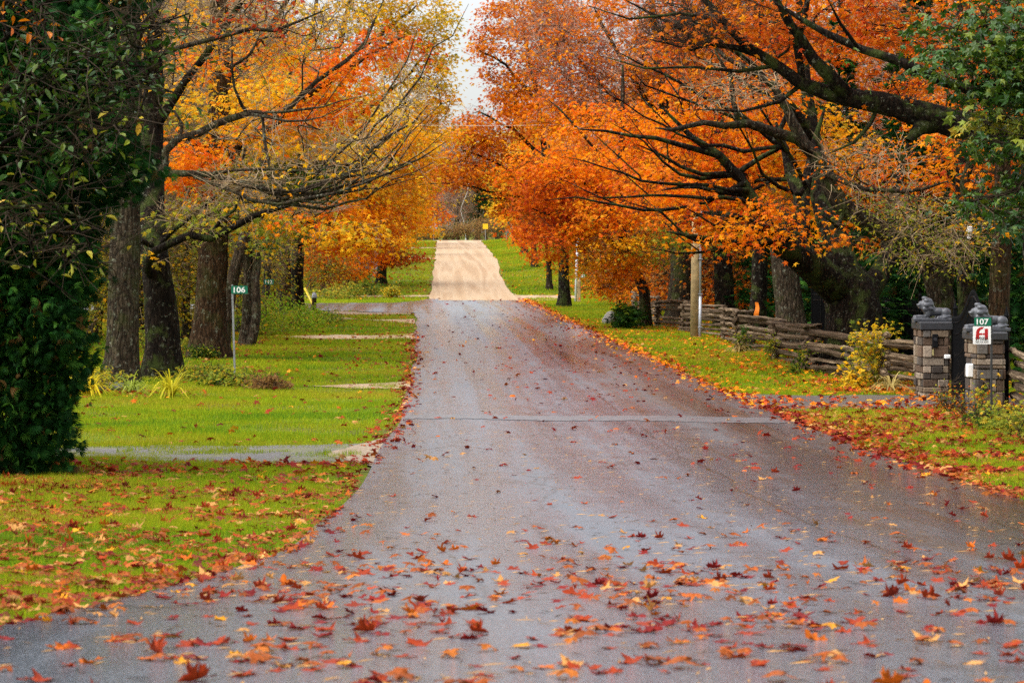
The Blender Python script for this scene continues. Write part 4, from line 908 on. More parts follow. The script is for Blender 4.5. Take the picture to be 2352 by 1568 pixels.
# trunks behind the rail fence
for px, Y, r, lean, lab, bk in ((1822, 88, 33, -22, 'thick pale barked trunk left of the huge maple', M_BARKT), (1738, 97, 20, 6, 'short thick shaded trunk behind the orange ribbon', M_BARKD), (1563, 119, 27, 4, 'furrowed trunk behind the fence left of the utility pole', M_BARK),
                                (1668, 106, 24, -8, 'dark trunk behind the fence right of the utility pole', M_BARKD), (2290, 62, 26, 8, 'brown trunk standing behind the gate arch', M_BARKB), (2225, 68, 22, -10, 'dark furrowed trunk behind the first gate pillar', M_BARKD)):
    make_tree('maple_tree', lab, [(px, None, Y, r), (px + lean * .5, 690, Y, r * .93), (px + lean, 600, Y, r * .88), (px + lean * 1.5, 450, Y, r * .75), (px + lean * 2, 250, Y, r * .55), (px + lean * 2, 0, Y, r * .3)], [],
        [(px + lean, 330, Y + 1, 130, 110, 'orange', .5, 4), (px + lean * 2, 120, Y + 1, 150, 110, 'redor', .5, 5), (px + lean, 500, Y, 90, 50, 'yelor', .35, 4), (px, -80, Y + 1, 200, 90, 'orange', .6, 3)], bark=bk, twig=M_TWIG_DARK, leaf=.15, dY=2.5)
# green maple at the right edge, close to the camera
make_tree('green_maple', 'green leaved maple branch mass at the upper right edge',
    [(2660, None, 40, 45), (2650, 600, 40, 40), (2640, 300, 40, 34), (2620, 0, 40, 25), (2600, -400, 40, 10)],
    [[(2645, 500, 40, 18), (2520, 380, 40, 12), (2400, 320, 40, 8), (2290, 330, 40, 5)], [(2638, 330, 40, 18), (2500, 180, 40, 12), (2350, 100, 40, 8), (2180, 110, 40, 4)], [(2620, 150, 40, 14), (2480, 20, 40, 10), (2300, -40, 40, 6)], [(2648, 560, 40, 14), (2500, 470, 39.5, 9), (2350, 440, 39, 6), (2240, 460, 39, 3)]],
    [(2300, 60, 39.5, 190, 66, 'green', 2.6, 2), (2200, 130, 39.5, 110, 45, 'green', 1.9, 2), (2330, 190, 39.5, 120, 58, 'green', 2.8, 2), (2300, 290, 39.5, 100, 48, 'ygreen', 1.9, 2), (2280, 330, 39.5, 90, 34, 'green', 1.9, 2), (2330, 420, 39.2, 110, 50, 'green', 2.2, 2), (2250, 470, 39, 60, 26, 'green', 1.5, 2), (2340, 510, 39, 70, 34, 'dgreen', 1.8, 2), (2500, 250, 40, 140, 250, 'green', .7, 2), (2450, -120, 40, 250, 90, 'green', .8, 1)],
    bark=M_BARK, twig=M_TWIG_DARK, leaf=.15, leafmat=M_GLEAF, dY=1.2, minz=1.5)

# ------------------------------------------------------------------ dark cedar and broadleaf shrub tree at the left edge
def cedar(name, label, px, Y, prof_, zt, n, size, lean=0, pal='cedar'):
    t = Tree(.4); b0 = base(px, Y)
    t.limb([(b0[0], b0[1], b0[2], .16), (b0[0] + .05, Y, b0[2] + 2, .13), (b0[0] + lean, Y, b0[2] + zt * .6, .09), (b0[0] + lean, Y, b0[2] + zt, .02)], root=True)
    zz, rr = zip(*prof_)
    tz = rng.random(220) * zt; ta = rng.random(220) * 6.28
    tr = np.interp(tz, zz, rr) * (.55 + .35 * rng.random(220))
    cx = b0[0] + lean * np.clip(tz / (zt * .6), 0, 1)
    t.grow(np.stack([cx + np.cos(ta) * tr, Y + np.sin(ta) * tr, b0[2] + tz + .05], 1), curve=.1)
    z = rng.random(n * 2); z = (z ** .9) * zt; k = rng.random(n * 2) < np.interp(z, zz, rr) / max(rr); z = z[k][:n]; n = len(z)
    a = rng.random(n) * 6.28
    lump = 1 + .16 * np.sin(a * 3 + z * 2.1) + .13 * np.sin(a * 5 - z * 3.7 + 1) + .12 * np.sin(z * 5.5 + a * 2)
    tuft = np.clip(np.sin(a * 11 + 3 * np.sin(z * 4.3)) * np.sin(z * 9.0 + a * 4), -.6, 1)
    r = np.interp(z, zz, rr) * lump * (1 - .6 * rng.random(n) ** 1.7) * (1 + .17 * tuft) + np.where(rng.random(n) < .12, .16 * rng.random(n), 0)
    cx = b0[0] + lean * np.clip(z / (zt * .6), 0, 1)
    P = np.stack([cx + np.cos(a) * r, Y + np.sin(a) * r, b0[2] + z], 1)
    out = np.stack([np.cos(a), np.sin(a), np.zeros(n)], 1)
    T = unit(out * .9 + rng.standard_normal((n, 3)) * .4 + np.array([0, 0, -.35]))
    N = unit(np.cross(out, [0, 0, 1.0]) * rng.standard_normal((n, 1)) + out * .5 * rng.standard_normal((n, 1)) + np.array([0, 0, .6]) + rng.standard_normal((n, 3)) * .35)
    t.leaves.append((P, N, T, size * (.6 + .8 * rng.random(n)), 'spray', pick(pal, n, .2)))
    e = empty(name, b0, label, 'tree')
    mb = MB(); t.wood(mb); mb.build('trunk', [M_BARKD], e, smooth=True)
    link('crown', t.crown_mesh('crown', [M_CEDAR, M_TWIG_DARK]), e)
    return e
cedar('cedar_tree', 'dense dark green cedar at the left edge, foliage reaching the ground', 40, 34, [(0, .42), (.35, .52), (1, .66), (1.8, .80), (2.6, .86), (3.2, 1.0), (3.8, 1.25), (5, 1.28), (6, 1.15), (8, .7), (9.5, .1)], 9.5, 42000, .12)
cedar('cedar_tree', 'second dark cedar further left, mostly outside the frame', -190, 36, [(0, .7), (1, 1.0), (3, 1.4), (6, 1.2), (9, .1)], 9, 10000, .17)
def broadleaf():
    make_tree('green_shrub_tree', 'sprawling tree with glossy oval green leaves before the dark cedar',
        [(-160, None, 31, 20), (-150, 800, 31, 17), (-120, 500, 31, 14), (-80, 250, 31, 10), (-40, 0, 31, 7), (0, -200, 31, 4)],
        [[(-130, 560, 31, 7), (0, 480, 30.6, 5), (130, 470, 30.4, 4), (260, 520, 30.2, 2)], [(-90, 300, 31, 7), (40, 180, 30.6, 5), (180, 100, 30.3, 4), (330, 60, 30, 3), (430, 25, 30, 2)], [(-100, 380, 31, 6), (60, 300, 30.6, 5), (200, 240, 30.4, 4), (340, 190, 30.2, 2.5), (400, 200, 30, 1.5)], [(-135, 640, 31, 5), (-20, 590, 30.5, 4), (80, 620, 30.3, 3), (200, 700, 30.2, 1.5)], [(-60, 150, 31, 6), (100, 20, 30.5, 4), (250, -60, 30.3, 3)]],
        [(200, 110, 30.3, 170, 60, 'green', .85, 1, 38), (330, 60, 30, 100, 40, 'green', .9, 1, 38), (100, 200, 30.5, 130, 60, 'green', .7, 1, 38), (300, 190, 30.2, 110, 50, 'green', .7, 1, 38), (120, 330, 30.4, 160, 70, 'green', .4, 1, 38), (60, 480, 30.4, 130, 90, 'ygreen', .2, 1, 38), (180, 560, 30.2, 120, 60, 'ygreen', .14, 1, 38), (280, 280, 30.2, 80, 45, 'ygreen', .3, 1, 38), (60, 30, 30.6, 90, 60, 'rust', .25, 1, 38), (80, -80, 30.5, 250, 60, 'green', .6, 1)],
        bark=M_BARKD, twig=M_TWIG_DARK, leaf=.115, tpl='oval', leafmat=M_GLEAF, dY=.8, minz=.8)
broadleaf()

# ------------------------------------------------------------------ woods behind both rows (copied trees)
def copy_tree(e, loc, rz, sc_, label=None, group=None):
    r = e.copy(); C.objects.link(r); r.location = loc; r.rotation_euler = (0, 0, rz); r.scale = (sc_, sc_, sc_)
    if label: r['label'] = label
    if group: r['group'] = group
    for ch in e.children:
        c = ch.copy(); C.objects.link(c); c.parent = r; c.matrix_parent_inverse = ch.matrix_parent_inverse.copy()
    return r
def wood_proto(name, x, y, label, group, h, trunk_r, blobs_, bark, twig, leaf, tpl='maple', lm=None, targets=70, low=.35, crown_r=3.0):
    """generic tree: blobs_ = [(palette, leaves, twigs per end)]"""
    t = Tree(.6); b0 = np.array([x, y, gf(x, y)])
    pts = [(*b0, trunk_r)]
    for q in (.2, .4, .6, .8, 1.0):
        pts.append((b0[0] + rng.standard_normal() * .25, b0[1] + rng.standard_normal() * .25, b0[2] + h * q, trunk_r * (1 - q) ** .8 + .015))
    t.limb(pts, root=True)
    for pal, nl, tw in blobs_:
        u = unit(rng.standard_normal((targets, 3))) * rng.random((targets, 1)) ** .4
        T = b0 + np.array([0, 0, h * (low + 1.05) / 2]) + u * np.array([crown_r, crown_r, h * (1.05 - low) / 2])
        ends = t.grow(T, minz=b0[2] + 1.5)
        t.spray(ends, nl, leaf, pal, tpl, spread=(.6, .3), tw=tw, twl=(.4, 1.2), twr=.009)
    e = empty(name, tuple(b0), label, 'tree', group)
    mb = MB(); t.wood(mb); mb.build('trunk', [bark], e, smooth=True)
    link('crown', t.crown_mesh('crown', [lm or M_LEAF, twig]), e)
    return e
def conifer(name, x, y, label, group, h, rad, n, pal='cedar'):
    t = Tree(.6); b0 = np.array([x, y, gf(x, y)])
    t.limb([(*b0, .17), (b0[0], b0[1], b0[2] + h * .5, .1), (b0[0], b0[1], b0[2] + h, .015)], root=True)
    a = rng.random(90) * 6.28; z = (.06 + .92 * rng.random(90)) * h; r = rad * (1 - z / h) * .85 + .05
    t.grow(np.stack([x + np.cos(a) * r, y + np.sin(a) * r, b0[2] + z - r * .2], 1), curve=.05)
    z = (rng.random(n) ** 1.35); lay = np.floor(z * 16) / 16 + rng.random(n) * .035
    a = rng.random(n) * 6.28; rr = rad * (1 - z) * (1 + .2 * np.sin(a * 5 + np.floor(z * 16) * 2.1)) * np.sqrt(rng.random(n))
    P = np.stack([x + np.cos(a) * rr, y + np.sin(a) * rr, b0[2] + .25 + lay * (h - .25) - rr * .28], 1)
    out = np.stack([np.cos(a), np.sin(a), np.full(n, -.25)], 1)
    t.leaves.append((P, unit(np.array([0, 0, 1.]) + rng.standard_normal((n, 3)) * .35), unit(out + rng.standard_normal((n, 3)) * .3), .35 * (.6 + .7 * rng.random(n)), 'spray', pick(pal, n, .2)))
    e = empty(name, tuple(b0), label, 'tree', group)
    mb = MB(); t.wood(mb); mb.build('trunk', [M_BARKD], e, smooth=True)
    link('crown', t.crown_mesh('crown', [M_CEDAR, M_TWIG_DARK]), e)
    return e
GL, GR, GF = 'trees of the wood behind the left row', 'trees of the dark wood behind the rail fence', 'trees of the far wood beyond the crossroad'
wa = wood_proto('hardwood_tree', -11, 96, 'yellow and amber leaved tree in the wood behind the left row', GL, 15, .2, [('yellow', 3800, 5), ('yelor', 3000, 5)], M_BARK, M_TWIG_TAN, .17, targets=80, low=.2, crown_r=3.6)
wb = wood_proto('hardwood_tree', -8.5, 104, 'nearly bare tan twigged tree in the wood behind the left row', GL, 16, .2, [('brown', 1300, 16), ('yellow', 700, 14)], M_BARKL, M_TWIG_TAN, .14, targets=110, low=.15, crown_r=3.8)
wc = wood_proto('hardwood_tree', 15, 100, 'orange and rust leaved tree in the wood behind the rail fence', GR, 15, .25, [('orange', 3600, 5), ('rust', 2600, 6)], M_BARKD, M_TWIG_DARK, .17, targets=80, low=.25, crown_r=3.8)
wd = conifer('spruce_tree', 14.5, 84, 'dark green spruce in the shade behind the rail fence', GR, 11, 2.3, 3600)
we = wood_proto('sapling', -7.2, 92, 'low yellow green understorey sapling behind the left trunks', 'understorey saplings behind the left trunks', 4.2, .045, [('ygreen', 2300, 4), ('yellow', 900, 3)], M_BARK, M_TWIG_TAN, .12, targets=50, low=.05, crown_r=1.7)
wf = wood_proto('bare_tree', 4, 345, 'bare mauve brown tree in the far wood beyond the crossroad', GF, 12, .16, [('brown', 500, 22), ('rust', 300, 16)], M_BARKL, M_TWIG_PINK, .2, targets=110, low=.1, crown_r=2.6)
wg = wood_proto('leafy_tree', 7.0, 338, 'dull green leafy tree in the far wood beyond the yellow sign', None, 9.5, .14, [('dgreen', 3200, 3), ('green', 2200, 3)], M_BARK, M_TWIG_DARK, .22, targets=70, low=.08, crown_r=1.9)
wh = wood_proto('hardwood_tree', 17, 92, 'bare dark twigged tree in the wood behind the rail fence', GR, 16, .28, [('orange', 700, 12), ('rust', 500, 10)], M_BARKD, M_TWIG_PINK, .16, targets=100, low=.2, crown_r=4)
for k, (p, x, y, s_) in enumerate([(wb, -10.5, 84, .95), (wa, -13.5, 88, 1.1), (wb, -15, 100, 1.1), (wa, -8, 114, .95), (wb, -12, 116, 1.15), (wa, -17, 112, 1.2), (wb, -9.5, 126, 1.1), (wa, -14, 128, 1.2), (wb, -19, 124, 1.2),
                                   (wa, -9, 170, 1.0), (wb, -13, 176, 1.2), (wa, -17, 172, 1.2), (wb, -7, 182, 1.0), (wa, -11, 192, 1.1), (wb, -20, 186, 1.3), (wa, -8, 205, 1.0), (wb, -12, 215, 1.1), (wa, -22, 150 + 20, 1.3), (wb, -25, 140 + 25, 1.3),
                                   (wa, -9, 250, 1.0), (wb, -7.5, 268, .9), (wa, -12, 282, 1.0), (wb, -14, 74, .95), (wa, -17, 80, 1.1)]):
    copy_tree(p, (x, y, gf(x, y)), k * 2.3, s_)
for k, (p, x, y, s_) in enumerate([(wc, 13.5, 112, 1.0), (wh, 16, 122, 1.1), (wc, 19, 108, 1.15), (wh, 14, 132, 1.0), (wc, 17, 140, 1.1), (wh, 22, 128, 1.2), (wc, 13, 152, 1.0), (wh, 18, 158, 1.15), (wc, 24, 148, 1.2), (wc, 21, 90, 1.1), (wh, 23, 100, 1.15), (wc, 27, 115, 1.2), (wh, 15.5, 76, 1.0), (wc, 18.5, 80, 1.05),
                                   (wc, 15, 182, 1.0), (wh, 19, 190, 1.1), (wc, 13.5, 214, .9), (wh, 17, 228, 1.0), (wc, 20, 250, 1.1), (wh, 15.5, 262, .9), (wc, 14, 285, .9), (wh, 25, 170, 1.3), (wc, 30, 160, 1.3)]):
    copy_tree(p, (x, y, gf(x, y)), k * 1.9 + .5, s_)
for k, (x, y, s_) in enumerate([(13.2, 75, .9), (15.8, 88, 1.1), (14, 95, 1.0), (16.8, 100, 1.15), (18.6, 86, 1.2), (17, 70, .95), (13.6, 106, .95), (20, 96, 1.2), (15, 116, 1.1), (14.6, 66, .85), (19.5, 74, 1.1), (22, 82, 1.2)]):
    copy_tree(wd, (x, y, gf(x, y)), k * 1.3, s_)
for k, (x, y, s_) in enumerate([(-8.6, 90, .9), (-9.6, 95, 1.1), (-11.2, 92, 1.2), (-7.6, 108, 1.0), (-10.4, 102, 1.1), (-12.8, 98, 1.2), (-6.9, 118, .9), (-8.8, 120, 1.1), (-13.2, 84, 1.0), (-11.5, 78, .9), (-5.6, 172, .8), (-6.8, 178, .9), (-4.6, 180, .6), (-7.8, 190, 1.0), (-6.2, 200, .9)]):
    copy_tree(we, (x, y, gf(x, y)), k * 2.1, s_)
wi = wood_proto('sapling', 11.6, 118, 'low amber and rust brush tree along the edge of the right wood', 'brush trees along the edge of the right wood', 4.6, .05, [('orange', 1500, 5), ('rust', 900, 5), ('brown', 900, 6)], M_BARKD, M_TWIG_DARK, .13, targets=60, low=.03, crown_r=1.8)
for k, (x, y, q) in enumerate([(12.6, 110, 1.0), (11.4, 126, 1.1), (12.8, 132, 1.2), (11.0, 138, .9), (12.2, 146, 1.2), (10.6, 150, .8), (11.8, 158, 1.1), (12.8, 165, 1.2), (13.8, 120, 1.3), (14.4, 140, 1.3), (11.2, 178, .9), (12.5, 186, 1.1), (13.4, 174, 1.2), (12.6, 196, 1.1), (13.6, 206, 1.2), (12.4, 220, 1.0), (13.4, 236, 1.1), (13.0, 252, 1.0), (13.2, 272, 1.0)]):
    copy_tree(wi, (x, y, gf(x, y)), k * 1.7, q)
for k, (x, y, q) in enumerate([(14.5, 128, 1.0), (13.6, 148, 1.0), (15.4, 160, 1.1), (16.5, 146, 1.2), (15, 176, 1.1), (16, 200, 1.2)]):
    copy_tree(wd, (x, y, gf(x, y)), k * 2.9, q)
for px, Y, q in ((428, 92, .7), (548, 99, .75), (600, 113, .8), (325, 90, .75), (462, 107, .9), (520, 121, .9), (395, 112, .9), (640, 126, .8)):
    copy_tree(wb, base(px, Y), px * .37, q)
for k in range(64):
    x = -24 + (k % 32) * 1.95 + rng.random() * 1.4; y = (328 if k < 32 else 375) + rng.random() * 42
    if abs(x - 7.0) < 1.6 and y < 342: y += 16
    copy_tree(wf, (x, y, gf(x, y)), k * 1.7, (.72 if k < 32 else 1.15) + .35 * rng.random())
copy_tree(wg, (9.6, 344, gf(9.6, 344)), 1.2, .85, 'second dull green leafy tree of the far wood, partly behind its neighbour')
conifer('spruce_tree', .6, 331, 'dark narrow spruce behind the grey stop sign back', None, 7, 1.3, 900)
wood_proto('birch_tree', 5.4, 333, 'thin white birch trunk in the far wood beyond the crossroad', None, 9, .045, [('yellow', 250, 5)], plain('birch_bark', (.62, .6, .55), .7, var=.15), M_TWIG_PINK, .2, targets=24, low=.5, crown_r=1.1)

for k, (p, x, y, s_) in enumerate([(wa, -9, -4, 1.1), (wb, -11, 6, 1.1), (wc, 11, -3, 1.1), (wh, 13, 7, 1.1), (wa, -8, -16, 1.2), (wc, 10.5, -15, 1.2), (wb, -9, -28, 1.2), (wh, 11, -27, 1.2), (wa, -4, -40, 1.2), (wc, 4, -44, 1.2), (wc, 9, -40, 1.2), (wa, -12, -38, 1.2), (wa, -15, 14, 1.2), (wc, 15, 17, 1.2),
                                   (wb, -13, 24, 1.1), (wc, 16, 28, 1.1), (wa, -17, 34, 1.2), (wh, 17, 38, 1.2), (wb, -17, 46, 1.2), (wc, 19, 48, 1.2), (wa, -18, 58, 1.2), (wc, 21, 58, 1.2)]):
    copy_tree(p, (x, y, gf(x, y)), k * 2.7, s_, 'unseen roadside tree added on the camera side to block low sky light', 'unseen light blocking trees on the camera side')  # out-of-view trees added around the camera to cut low frontal sky light

# ------------------------------------------------------------------ shrubs, weeds, clumps
M_STEM = plain('green_stem', (.09, .11, .03), .7)
M_STEMB = plain('brown_stem', (.12, .07, .035), .8)
def shrub(name, label, px, Y, rad, h, pals, n, size, tpl='simple', group=None, stems=14, cat='shrub', lm=None, up=.3, tw=2):
    x, y, z = base(px, Y); t = Tree(.22)
    i0 = t.node(np.array([x, y, z - .05]), -1, .012)
    u = unit(rng.standard_normal((stems, 3))) * rng.random((stems, 1)) ** .35
    T = np.array([x, y, z + h * .52]) + u * np.array([rad, rad, h * .5]); T[:, 2] = np.maximum(T[:, 2], z + .08)
    for q in T[: max(4, stems // 3)]:
        a = unit(rng.standard_normal(3)) * .12 * rad
        t.limb([(x + a[0], y + a[1], z - .05, .011), *( [(x + (q[0] - x) * .55 + a[0], y + (q[1] - y) * .55 + a[1], z + (q[2] - z) * .6, .008)]), (*q, .004)], root=True)
    ends = t.grow(T, curve=.2)
    for pal in pals: t.spray(ends, n // len(pals), size, pal, tpl, spread=(rad * .3, h * .13), tw=tw, twl=(.1, .35), twr=.004, droop=.1)
    e = empty(name, (x, y, z), label, cat, group)
    mb = MB(); t.wood(mb, flare=False); mb.build('stem', [M_STEMB], e, smooth=True)
    link('foliage', t.crown_mesh('foliage', [lm or M_LEAF, M_TWIG_DARK]), e)
    return e
shrub('sapling', 'bright yellow leaved sapling leaning before the rail fence by the gate', 2010, 61, .5, 1.35, ['ygreen', 'yellow'], 900, .10, 'maple', stems=26, cat='sapling')
shrub('sapling', 'yellow drooping leaf spray beside the gate sapling', 1960, 60, .28, .7, ['yellow'], 160, .13, 'simple', stems=12, cat='sapling')
shrub('juniper_bush', 'dull green juniper bush against the far rail fence', 1437, 104, .5, 1.05, ['dgreen', 'green'], 700, .2, 'spray', stems=22, cat='bush', lm=M_CEDAR)
shrub('weed_clump', 'green weed growing up before the middle of the fence', 1706, 80, .22, .75, ['ygreen', 'green'], 150, .1, 'simple', stems=10, cat='plant')
shrub('weed_clump', 'thin yellow weed before the second fence panel', 1770, 74, .2, .7, ['ygreen'], 110, .1, 'simple', stems=10, cat='plant')
shrub('weed_clump', 'leafy weed at the fence corner nearest the huge maple', 1835, 66.5, .25, .6, ['ygreen', 'green'], 140, .1, 'simple', stems=10, cat='plant')
for k, (px, Y, r_, h_) in enumerate([(2215, 47.6, .3, .6), (2250, 46.8, .35, .55), (2190, 50, .3, .5)]):
    shrub('bramble', ('reddish bramble stems between the gate pillars', 'reddish bramble before the second gate pillar', 'low bramble at the foot of the first gate pillar')[k], px, Y, r_, h_, ['rust', 'ygreen'], 160, .055, 'simple', stems=22, cat='bramble', tw=3)
shrub('vine', 'yellow leaved vine climbing the second gate pillar', 2262, 47.9, .22, .75, ['yellow', 'ygreen'], 90, .085, 'maple', stems=14, cat='vine')
for k, (px, Y, r_, h_, pal) in enumerate([(2320, 43, .45, .45, 'ygreen'), (2360, 41.5, .5, .5, 'ygreen'), (2280, 44.5, .4, .35, 'green'), (2340, 45.5, .35, .4, 'yellow')]):
    shrub('weed_clump', ('pale yellow green weeds under the right edge fence', 'tall pale weeds at the extreme right below the fence', 'low green weeds in front of the alarm sign', 'yellowing weeds against the short right fence')[k], px, Y, r_, h_, [pal, 'ygreen'], 300, .075, 'maple', stems=18, cat='weeds')
ferns = [(600, 97, 1.2, 1.35, 'fern', 'bright green fern bank beside the grey double stemmed tree'), (655, 101, 1.2, 1.1, 'fern', 'green fern bank below the number 112 sign'), (695, 108, .9, .7, 'fern', 'yellow green ferns at the foot of the three brown trunks'), (735, 112, .7, .55, 'green', 'low green weeds near the short capped post'),
         (445, 63, .45, .42, 'ygreen', 'brownish green weeds right of the dark burled trunk'), (500, 60.5, .55, .40, 'green', 'weeds left of the number 106 post'), (570, 60, .6, .38, 'ygreen', 'weeds spreading right of the number 106 post'), (620, 59, .4, .3, 'brown', 'browning low weeds at the end of the weed bed'),
         (465, 75, .4, .35, 'green', 'fresh green weeds at the foot of the reddish trunk'), (425, 78, .5, .5, 'ygreen', 'yellow green undergrowth between the dark and reddish trunks'), (340, 80, .6, .8, 'ygreen', 'undergrowth seen between the nearest two trunks'), (215, 58, .6, .5, 'ygreen', 'ragged weeds beside the cedar foot')]
for px, Y, r_, h_, pal, lab in ferns:
    shrub('fern_clump' if 'fern' in lab else 'weed_clump', lab, px, Y, r_, h_, [pal, 'ygreen' if pal != 'brown' else 'brown'], 1300 if Y > 90 else 520, .11 if Y > 90 else .10, 'oval', stems=24, cat='ferns' if 'fern' in lab else 'weeds')
for px, Y, r_, h_, pal, lab in [(790, 168, 1.0, 1.2, 'ygreen', 'bushy green verge growth beyond the side road'), (850, 172, .9, 1.0, 'green', 'green bush below the number 124 sign'), (900, 170, .5, .7, 'yellow', 'small yellowing bush right of the dark oak'), (748, 166, 1.1, .8, 'ygreen', 'low verge bush at the far corner of the side road')]:
    shrub('bush', lab, px, Y, r_, h_, [pal, 'ygreen'], 700, .14, 'simple', stems=24, cat='bush')
shrub('flower_bush', 'bush with pink flowers beside the number 124 sign', 838, 190, .7, 1.1, ['green', 'dgreen'], 600, .12, 'simple', stems=20, cat='bush')
for k, (px, Y) in enumerate([(965, 322), (985, 326), (1010, 322), (1035, 324), (1062, 322), (1085, 325), (1112, 321), (1135, 324), (940, 323), (1160, 322)]):
    shrub('brush', 'brown brush lining the far side of the crossroad', px, Y, 1.6, 2.0 + .9 * rng.random(), ['brown', 'dgreen' if k % 2 else 'brown'], 1300, .17, 'simple', stems=22, cat='bush', group='brush beyond the crossroad')
def blade_clump(name, label, px, Y, n, L, c, group=None):
    x, y, z = base(px, Y); V = []; Q = []; col = []
    for k in range(n):
        a = rng.random() * 6.28; l_ = L * (.6 + .6 * rng.random()); w_ = .012 + .01 * rng.random(); arch = .5 + .9 * rng.random()
        d = np.array([math.cos(a), math.sin(a), 0]); s_ = np.array([-d[1], d[0], 0]) * w_
        o = np.array([x, y, z]) + d * .06 * rng.random()
        cc = np.array(c) * (.7 + .6 * rng.random()); i0 = len(V)
        for q in np.linspace(0, 1, 7):
            p = o + d * l_ * (q ** 1.3) * .75 * arch + np.array([0, 0, l_ * (1.25 * q - 1.25 * arch * q * q)])
            p[2] = max(p[2], z + .01); ww = 1 - .85 * q ** 2
            V += [p - s_ * ww, p + s_ * ww]; col += [cc, cc]
        for q in range(6): Q.append((i0 + q * 2, i0 + q * 2 + 1, i0 + q * 2 + 3, i0 + q * 2 + 2))
    o = link(name, mesh_np(name, V, [Q], [M_LEAF], col=np.array(col)))
    return tag(o, label, 'plant', group)
blade_clump('daylily_clump', 'drooping yellow daylily leaves beside the cedar', 200, 56, 90, 1.05, (.72, .56, .02))
blade_clump('daylily_clump', 'arching yellow green daylily leaves right of the nearest trunk', 392, 55.5, 70, .95, (.50, .44, .02))
blade_clump('daylily_clump', 'small pale green daylily tuft before the nearest trunk', 300, 57, 55, .75, (.30, .36, .05))
blade_clump('grass_tuft', 'dry straw coloured grass tuft at the gate driveway edge', 2045, 58, 60, .7, (.46, .36, .12))
blade_clump('grass_tuft', 'dry grass tuft at the lowest front corner of the fence', 1700, 80, 60, .6, (.45, .33, .12))

# dark flat stone by the nearest trunk
def rock(name, label, px, Y, sx, sy, sz, m):
    import bmesh
    x, y, z = base(px, Y); bm = bmesh.new(); bmesh.ops.create_icosphere(bm, subdivisions=3, radius=1)
    for v in bm.verts:
        q = v.co; f_ = 1 + .22 * math.sin(q.x * 3 + q.y * 2) * math.cos(q.z * 3 + q.x) + .1 * math.sin(q.y * 7 + q.z * 5)
        v.co = Vector((q.x * sx * f_, q.y * sy * f_, max(q.z, -.4) * sz * f_))
    me = bpy.data.meshes.new(name); bm.to_mesh(me); bm.free(); me.materials.append(m)
    for p in me.polygons: p.use_smooth = True
    o = link(name, me); o.location = (x, y, z + sz * .25); return tag(o, label, 'rock')
M_ROCK = plain('dark_stone', (.07, .07, .075), .55, var=.5, scale=5, bmp=.6)
rock('rock', 'dark flat stone between the daylilies and the nearest trunk', 272, 58.5, .42, .3, .16, M_ROCK)
rock('rock', 'grey lichened boulder at the far end of the rail fence', 1408, 112, .45, .4, .4, plain('grey_boulder', (.16, .15, .13), .8, var=.5, scale=4, bmp=.6))

# ------------------------------------------------------------------ split rail fences
m, n, l, b = mat('weathered_rail')
v = mapping(n, l, (.35, 1, 1)); t1 = tex_noise(n, l, mapping(n, l, (1, 14, 14)), 2.2, 6, .7); t2 = tex_noise(n, l, v, 3, 3)
oi = n.new('ShaderNodeObjectInfo')
c1 = ramp(n, l, t1.outputs[0], [(.3, (.024, .016, .010)), (.5, (.095, .068, .044)), (.66, (.34, .26, .18))])
dk = ramp(n, l, oi.outputs['Random'], [(0, (.5, .45, .4)), (.5, (.9, .86, .8)), (1, (1.25, 1.2, 1.1))])
l.new(mixc(n, l, 1.0, c1.outputs[0], dk.outputs[0], 'MULTIPLY'), b.inputs['Base Color']); b.inputs['Roughness'].default_value = .9; b.inputs['Specular IOR Level'].default_value = .1
bump(n, l, b, t1.outputs[0], 1.0, .02)
M_RAIL = m
def rail_mesh(k):
    mb = MB(); npt = 15; q = np.linspace(0, 1, npt)
    c = np.stack([q, .018 * np.sin(q * 5 + k) + .006 * rng.standard_normal(npt), .018 * np.sin(q * 4 + k * 2) + .008 * rng.standard_normal(npt)], 1)
    ang = np.sort(rng.random(7)) * 6.28; V = []
    sh = .05 + .028 * rng.random(7); sh2 = .6 + .5 * rng.random()
    for i in range(npt):
        e_ = 1 - .25 * (i in (0, npt - 1))
        for a, s_ in zip(np.linspace(0, 6.28, 8)[:7], sh):
            r_ = s_ * e_ * (1 + .18 * rng.standard_normal() * .6)
            V.append(c[i] + np.array([0, math.cos(a) * r_, math.sin(a) * r_ * sh2]))
    i = np.arange(npt - 1)[:, None] * 7; j = np.arange(7)[None]; j2 = (j + 1) % 7
    Q = np.stack([i + j, i + j2, i + 7 + j2, i + 7 + j], -1).reshape(-1, 4)
    me = mesh_np('rail', V, [Q, np.array([np.arange(7)[::-1], (npt - 1) * 7 + np.arange(7)])], [M_RAIL])
    return me
RM = [rail_mesh(k) for k in range(12)]
